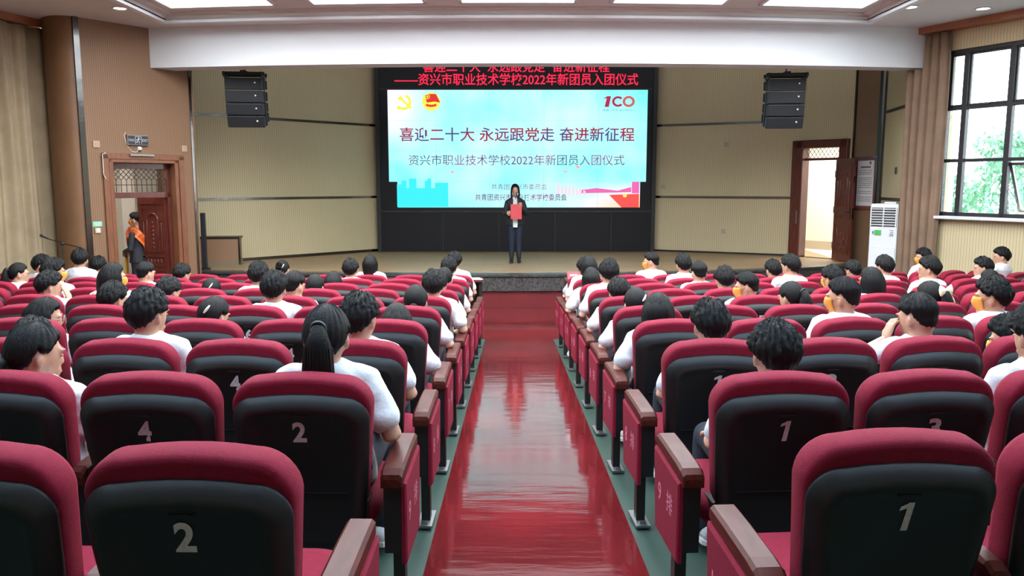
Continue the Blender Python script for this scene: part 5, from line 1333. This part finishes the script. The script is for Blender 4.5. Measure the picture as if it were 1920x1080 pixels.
PEOPLE = [
    ('B', 6, -0.04, 1.12, 'tied', -35),
    ('C', 6, -0.00, 1.19, 'short', -20),
    ('B', 2, 0.03, 1.20, 'ponytail', 0),
    ('C', 2, -0.02, 1.17, 'short', -15),
    ('D', 10, -0.05, 1.07, 'bob', -60, 'glasses'),
    ('F', 14, -0.03, 1.15, 'short', -40, 'hand'),
    ('E', 10, -0.06, 1.11, 'short', -20),
    ('D', 6, -0.04, 1.08, 'tied', -15, 'clip'),
    ('E', 6, 0.09, 1.20, 'short', -5),
    ('F', 6, -0.03, 1.16, 'fade', -15),
    ('J', 10, -0.12, 1.15, 'bun', 0, 'clip'),
    ('G', 8, -0.08, 1.21, 'short', 0),
    ('G', 6, -0.09, 1.09, 'tied', 0),
    ('H', 6, -0.12, 1.08, 'bob', 0),
    ('I', 6, -0.10, 1.19, 'short', -5),
    ('J', 6, -0.03, 1.23, 'bob', 0),
    ('J', 2, -0.01, 1.26, 'short', -10),
    ('I', 2, -0.01, 1.21, 'short', -5),
    ('H', 2, 0.01, 1.13, 'tied', 0),
    ('F', 2, 0.08, 1.17, 'short', -10),
    ('E', 2, 0.03, 1.10, 'tied', 0),
    ('G', 2, 0.02, 1.12, 'short', 0),
    ('D', 2, 0.02, 1.04, 'bob', 0),
    ('F', 10, -0.05, 1.10, 'short', -15),
    ('G', 10, -0.03, 1.05, 'tied', -5, 'clip'),
    ('I', 14, -0.01, 1.12, 'short', -20),
    ('H', 14, -0.02, 1.18, 'fade', -15),
    ('F', 12, 0.04, 1.24, 'long', -35, 'mask'),
    ('J', 20, 0.05, 1.19, 'short', -10),
    ('I', 18, -0.30, 1.31, 'short', 15),
    ('G', 16, 0.03, 1.24, 'short', -50, 'mask'),
    ('I', 20, -0.32, 1.23, 'short', -65, 'mask'),
    ('H', 20, 0.11, 1.17, 'ponytail', -45),
    ('C', 8, -0.10, 0.97, 'short', 0),
    ('B', 1, 0.08, 1.12, 'short', 5),
    ('C', 1, 0.06, 1.13, 'short', 10),
    ('C', 5, 0.09, 1.16, 'fade', 25, 'hand'),
    ('D', 5, 0.07, 1.20, 'fade', 30, 'mask'),
    ('E', 5, 0.08, 1.12, 'ponytail', 20),
    ('D', 1, -0.04, 1.11, 'bob', 0),
    ('E', 1, -0.03, 1.08, 'tied', 5, 'clip'),
    ('F', 1, -0.03, 1.10, 'short', 5),
    ('G', 1, -0.02, 1.24, 'short', 5),
    ('H', 1, -0.09, 1.13, 'bob', 0),
    ('I', 1, -0.03, 1.24, 'bob', 10),
    ('J', 1, -0.00, 1.18, 'short', 0, 'grey'),
    ('J', 5, -0.33, 1.26, 'fade', 65, 'mask'),
    ('I', 5, 0.04, 1.25, 'short', 0),
    ('H', 5, 0.02, 1.19, 'fade', 0),
    ('G', 5, 0.06, 1.16, 'short', 0),
    ('F', 5, 0.01, 1.15, 'fade', 60, 'mask'),
    ('I', 9, 0.13, 1.17, 'short', 0),
    ('H', 9, -0.01, 1.26, 'short', 25),
    ('G', 9, 0.13, 1.16, 'short', 25, 'mask'),
    ('I', 13, 0.19, 1.15, 'short', 0),
    ('F', 9, 0.09, 1.19, 'long', 20),
    ('H', 13, 0.11, 1.24, 'short', 5),
    ('J', 19, 0.21, 1.29, 'short', 55, 'mask'),
    ('G', 13, 0.15, 1.25, 'short', 35),
    ('E', 9, 0.16, 1.11, 'ponytail', 20, 'bow'),
    ('I', 23, -0.12, 1.32, 'short', 40),
    ('H', 19, -0.06, 1.21, 'short', 40),
    ('G', 17, -0.10, 1.11, 'tied', 10),
    ('D', 9, 0.05, 1.19, 'short', 40, 'mask'),
    ('C', 7, 0.13, 1.00, 'short', 50, 'mask'),
    ('B', 5, 0.09, 1.18, 'short', 0),
]
for p in PEOPLE: seated(*p)
taken = {(ord(p[0]) - 65, p[1]) for p in PEOPLE}
def visible_seat(x, y): return abs(x) < 0.665 * (y + 0.25) + 0.95
for i in range(10):
    for num in range(1, 27):
        x, y, a = seat_at(i, num)
        if visible_seat(x, y) and y < 12.3 and abs(x) < 7.3: make_seat(i, num, (i, num) in taken)

# ------------------------------------------------------------------ the presenter on the stage
def stand_body(arms, rot, hc, scale_legs=1.0, gap=0.085):
    b = MB(); idf = lambda x, y, z: Vector((x, y, z)); b.loft(torso_rings(STAND_TORSO, idf))
    b.tube([(0, -0.005, 1.35), (0, 0.0, 1.42), (hc.x, hc.y - 0.015, hc.z - 0.05)], [0.056, 0.050, 0.050], 14); head_mb(b, hc, rot); ex = MB()
    for s, sh, el, wr, hd, bk, cu in arms:
        limb(b, [sh, (Vector(sh) + Vector(el)) / 2, el, Vector(el) * 0.65 + Vector(wr) * 0.35, wr], [0.046, 0.041, 0.035, 0.033, 0.023]); hand_mb(ex, wr, hd, bk, s, cu)
    for s in (-1, 1): limb(b, [(s * gap, 0, 0.86), (s * gap, 0.01, 0.66), (s * gap, 0.015, 0.47), (s * gap, 0, 0.32), (s * gap, -0.01, 0.07)], [0.082, 0.068, 0.050, 0.050, 0.032])
    me = remesh(b.mesh('body', M['skin']), 0.010, 2); face_details(ex, hc, rot)
    return join([me, ex.mesh('x', [M['skin'], M['dark'], M['lip']])], 'body', [M['skin'], M['dark'], M['lip']])
def stand_trousers(m, gap=0.085, grow=0.014, low=0.09):
    b = MB(); b.loft(torso_rings(STAND_TORSO[:3], lambda x, y, z: Vector((x, y, z)), 0.010))
    for s in (-1, 1): limb(b, [(s * gap, 0, 0.84), (s * gap, 0.01, 0.66), (s * gap, 0.015, 0.47), (s * gap, 0.005, 0.30), (s * gap, -0.005, low)], [0.090, 0.078, 0.064 , 0.058, 0.054])
    return wrinkle(remesh(b.mesh('trousers', m), 0.011, 2), 0.006, 9)
def stand_jacket(arms, m, low, cuff=0.95, grow=0.024):
    idf = lambda x, y, z: Vector((x, y, z)); b = MB()
    sp = [(0.0, low, 0.172, 0.120)] + [q for q in STAND_TORSO if q[1] > low + 0.02]; b.loft(torso_rings(sp, idf, grow))
    for s, sh, el, wr, hd, bk, cu in arms:
        sh, el, wr = Vector(sh), Vector(el), Vector(wr); w2 = el + (wr - el) * cuff
        b.tube([sh + Vector((-s * 0.03, 0, 0.01)), sh, (sh + el) / 2, el, (el + w2) / 2, w2], [0.058, 0.060, 0.056, 0.050, 0.045, 0.040], 14)
    b.tube([(0, -0.005, 1.34), (0, -0.01, 1.395)], [0.085, 0.068], 16, round_ends=False)
    return wrinkle(remesh(b.mesh('jacket', m), 0.010, 2), 0.006, 9)
pr = thing('person', 'presenter in a dark suit on the stage holding a red folder, microphone raised', 'person', (0.068, 16.90, 0.636), PI)
k_ = 1.015
ARMS = [(-1, (-0.155, 0.0, 1.285), (-0.235, 0.02, 1.03), (-0.125, 0.205, 1.17), (-0.1 * -1, 0.6, 0.9), (-0.5, 0.6, 0.2), 1.2),
        (1, (0.155, 0.0, 1.285), (0.225, 0.03, 1.03), (0.185, 0.215, 1.065), (-0.9, 0.35, 0.05), (0.1, 0.9, 0.1), 0.8)]
rotp = Euler((R(-6), 0, 0)).to_matrix(); hcp = Vector((0, 0.025, 1.525))
obj('body', stand_body(ARMS, rotp, hcp, gap=0.075), pr)
obj('jacket', stand_jacket(ARMS, M['suit'], 0.80), pr)
b = MB(); b.prism([(-0.045, 0.76), (0.045, 0.76), (0.055, 1.05), (0.04, 1.36), (-0.04, 1.36), (-0.055, 1.05)], 0.112, 0.142, 0, 'y')
b2 = [(v[0], v[1] - (0.030 if v[2] > 1.3 else 0.0) + (0.004 if v[2] < 0.9 else 0), v[2]) for v in b.v]; b.v = b2; b.build('blouse', M['shirt'], pr)
b = MB()
for s in (-1, 1): b.prism([(s * 0.012, 1.395), (s * 0.058, 1.385), (s * 0.045, 1.335), (s * 0.006, 1.345)], 0.060, 0.112, 0, 'y')
b.build('collar', M['shirt'], pr)
obj('trousers', stand_trousers(mat('navy_jeans', (0.010, 0.016, 0.036), 0.8), 0.075, low=0.17), pr)
def boot():
    b = MB(); b.tube([(0, 0, 0.05), (0, 0, 0.24)], [(0.040, 0.044), (0.056, 0.056)], 12); b.loft([[(w * math.cos(2 * PI * k / 12), y, 0.02 + (zt - 0.02) * (0.5 + 0.5 * math.sin(2 * PI * k / 12))) for k in range(12)] for y, w, zt in ((-0.065, 0.03, 0.08), (0.0, 0.04, 0.11), (0.07, 0.043, 0.075), (0.13, 0.038, 0.05), (0.155, 0.02, 0.035))])
    b.box((0, -0.045, 0.018), (0.06, 0.05, 0.036)); return b.mesh('boot', M['black'])
bt = boot()
for s in (-1, 1): o = obj('boot', bt, pr); o.location = (s * 0.078, 0.0, 0.0); o.rotation_euler = (0, 0, -s * 0.1)
o = obj('hair', hair_mesh('tied'), pr); o.location = hcp; o.rotation_euler = rotp.to_euler()
b = MB()
for s in (-1, 1): b.tube([(s * 0.055, 0.075, 0.075), (s * 0.078, 0.05, 0.02), (s * 0.082, 0.02, -0.05), (s * 0.075, 0.03, -0.13), (s * 0.07, 0.055, -0.19)], [(0.012, 0.014), (0.016, 0.022), (0.018, 0.026), (0.018, 0.024), (0.006, 0.008)], 10)
o = b.build('hair_lock', M['hair'], pr); o.location = hcp; o.rotation_euler = rotp.to_euler()
# presenter faces the audience: local +Y points to -Y of the hall
fo = thing('folder', 'red folder held open in front of the presenter at chest height', 'folder', (0.068 + 0.02, 16.90 - 0.275, 0.636 + 1.09), PI)
b = MB(); b.box((0, 0, 0), (0.23, 0.012, 0.31)); bevel(b.build('cover', M['folder'], fo), 0.003); b = MB(); b.box((0.0, -0.009, 0), (0.21, 0.004, 0.29)); b.build('pages', M['paper'], fo)
fo.rotation_euler = (R(8), 0, PI)
mi = thing('microphone', 'black hand microphone held up to the mouth of the presenter', 'microphone', (0, 0, 0))
def pw(x, y, z): return (0.068 - x, 16.90 - y, 0.636 + z)
b = MB(); b.tube([pw(-0.085, 0.235, 1.225), pw(-0.045, 0.195, 1.385)], [0.012, 0.016], 10); b.build('handle', M['black'], mi)
b = MB(); b.ell(pw(-0.036, 0.183, 1.415), (0.026, 0.026, 0.028)); b.build('head', M['greyvent'], mi)

# ------------------------------------------------------------------ the usher in the doorway
us = thing('person', 'usher in a dark jacket with an orange-red sash, standing in the corridor doorway', 'person', (-6.835, 14.62, 0.005), R(84))
rotu = Euler((R(-3), 0, R(4))).to_matrix(); hcu = Vector((0, 0.03, 1.535)); us.scale = (1.06, 1.06, 1.06)
AU = [(-1, (-0.165, 0.0, 1.31), (-0.235, 0.0, 1.06), (-0.10, 0.20, 1.0), (0.6, 0.6, -0.2), (-0.2, 0.8, 0.3), 0.6), (1, (0.165, 0.0, 1.31), (0.235, 0.0, 1.06), (0.10, 0.20, 0.98), (-0.6, 0.6, -0.2), (0.2, 0.8, 0.3), 0.6)]
obj('body', stand_body(AU, rotu, hcu), us)
obj('jacket', stand_jacket(AU, M['suit'], 0.82), us); obj('trousers', stand_trousers(M['suit']), us)
o = obj('hair', hair_mesh('fade_1'), us); o.location = hcu; o.rotation_euler = rotu.to_euler()
o = obj('face_mask', patch_mesh(0), us); o.location = hcu; o.rotation_euler = rotu.to_euler()
def band(side, m, name, pts, w, th=0.006):
    rings = []
    for k, p in enumerate(pts):
        p = Vector(p); t = (Vector(pts[min(k + 1, len(pts) - 1)]) - Vector(pts[max(k - 1, 0)])).normalized(); n = Vector((p.x * 0.6, p.y, 0)).normalized(); s = t.cross(n).normalized()
        rings.append([p + s * w / 2, p + n * th + s * w / 2, p + n * th - s * w / 2, p - s * w / 2])
    b = MB(); b.loft(rings, 0, False); return b.build(name, m, us)
loop = []
for k in range(25):
    a = 2 * PI * k / 24; x, y = -0.215 * math.cos(a), 0.155 * math.sin(a); z = 1.10 + 0.30 * math.cos(a) * 0.92
    if z > 1.3: x *= 0.82; y *= 0.85
    loop.append((x, y, z))
band(1, M['sash'], 'sash', loop, 0.14)
band(1, M['gold'], 'sash_trim', [(p[0] * 1.02, p[1] * 1.02, p[2] - 0.0) for p in loop], 0.10, 0.003).scale = (1.0, 1.0, 1.0)
sh_ = band(1, M['sash'], 'sash_inner', [(p[0] * 1.035, p[1] * 1.035, p[2]) for p in loop], 0.075, 0.004)
band(1, M['gold'], 'sash_tail', [(-0.06, 0.19, 0.90), (-0.06, 0.20, 0.66), (-0.06, 0.20, 0.46)], 0.13)
band(1, M['sash'], 'sash_tail', [(-0.06, 0.197, 0.95), (-0.06, 0.207, 0.70), (-0.06, 0.207, 0.62)], 0.10)
for q in (-1, 1):
    o = obj('shoe', bt, us); o.location = (q * 0.085, 0.0, -0.004)
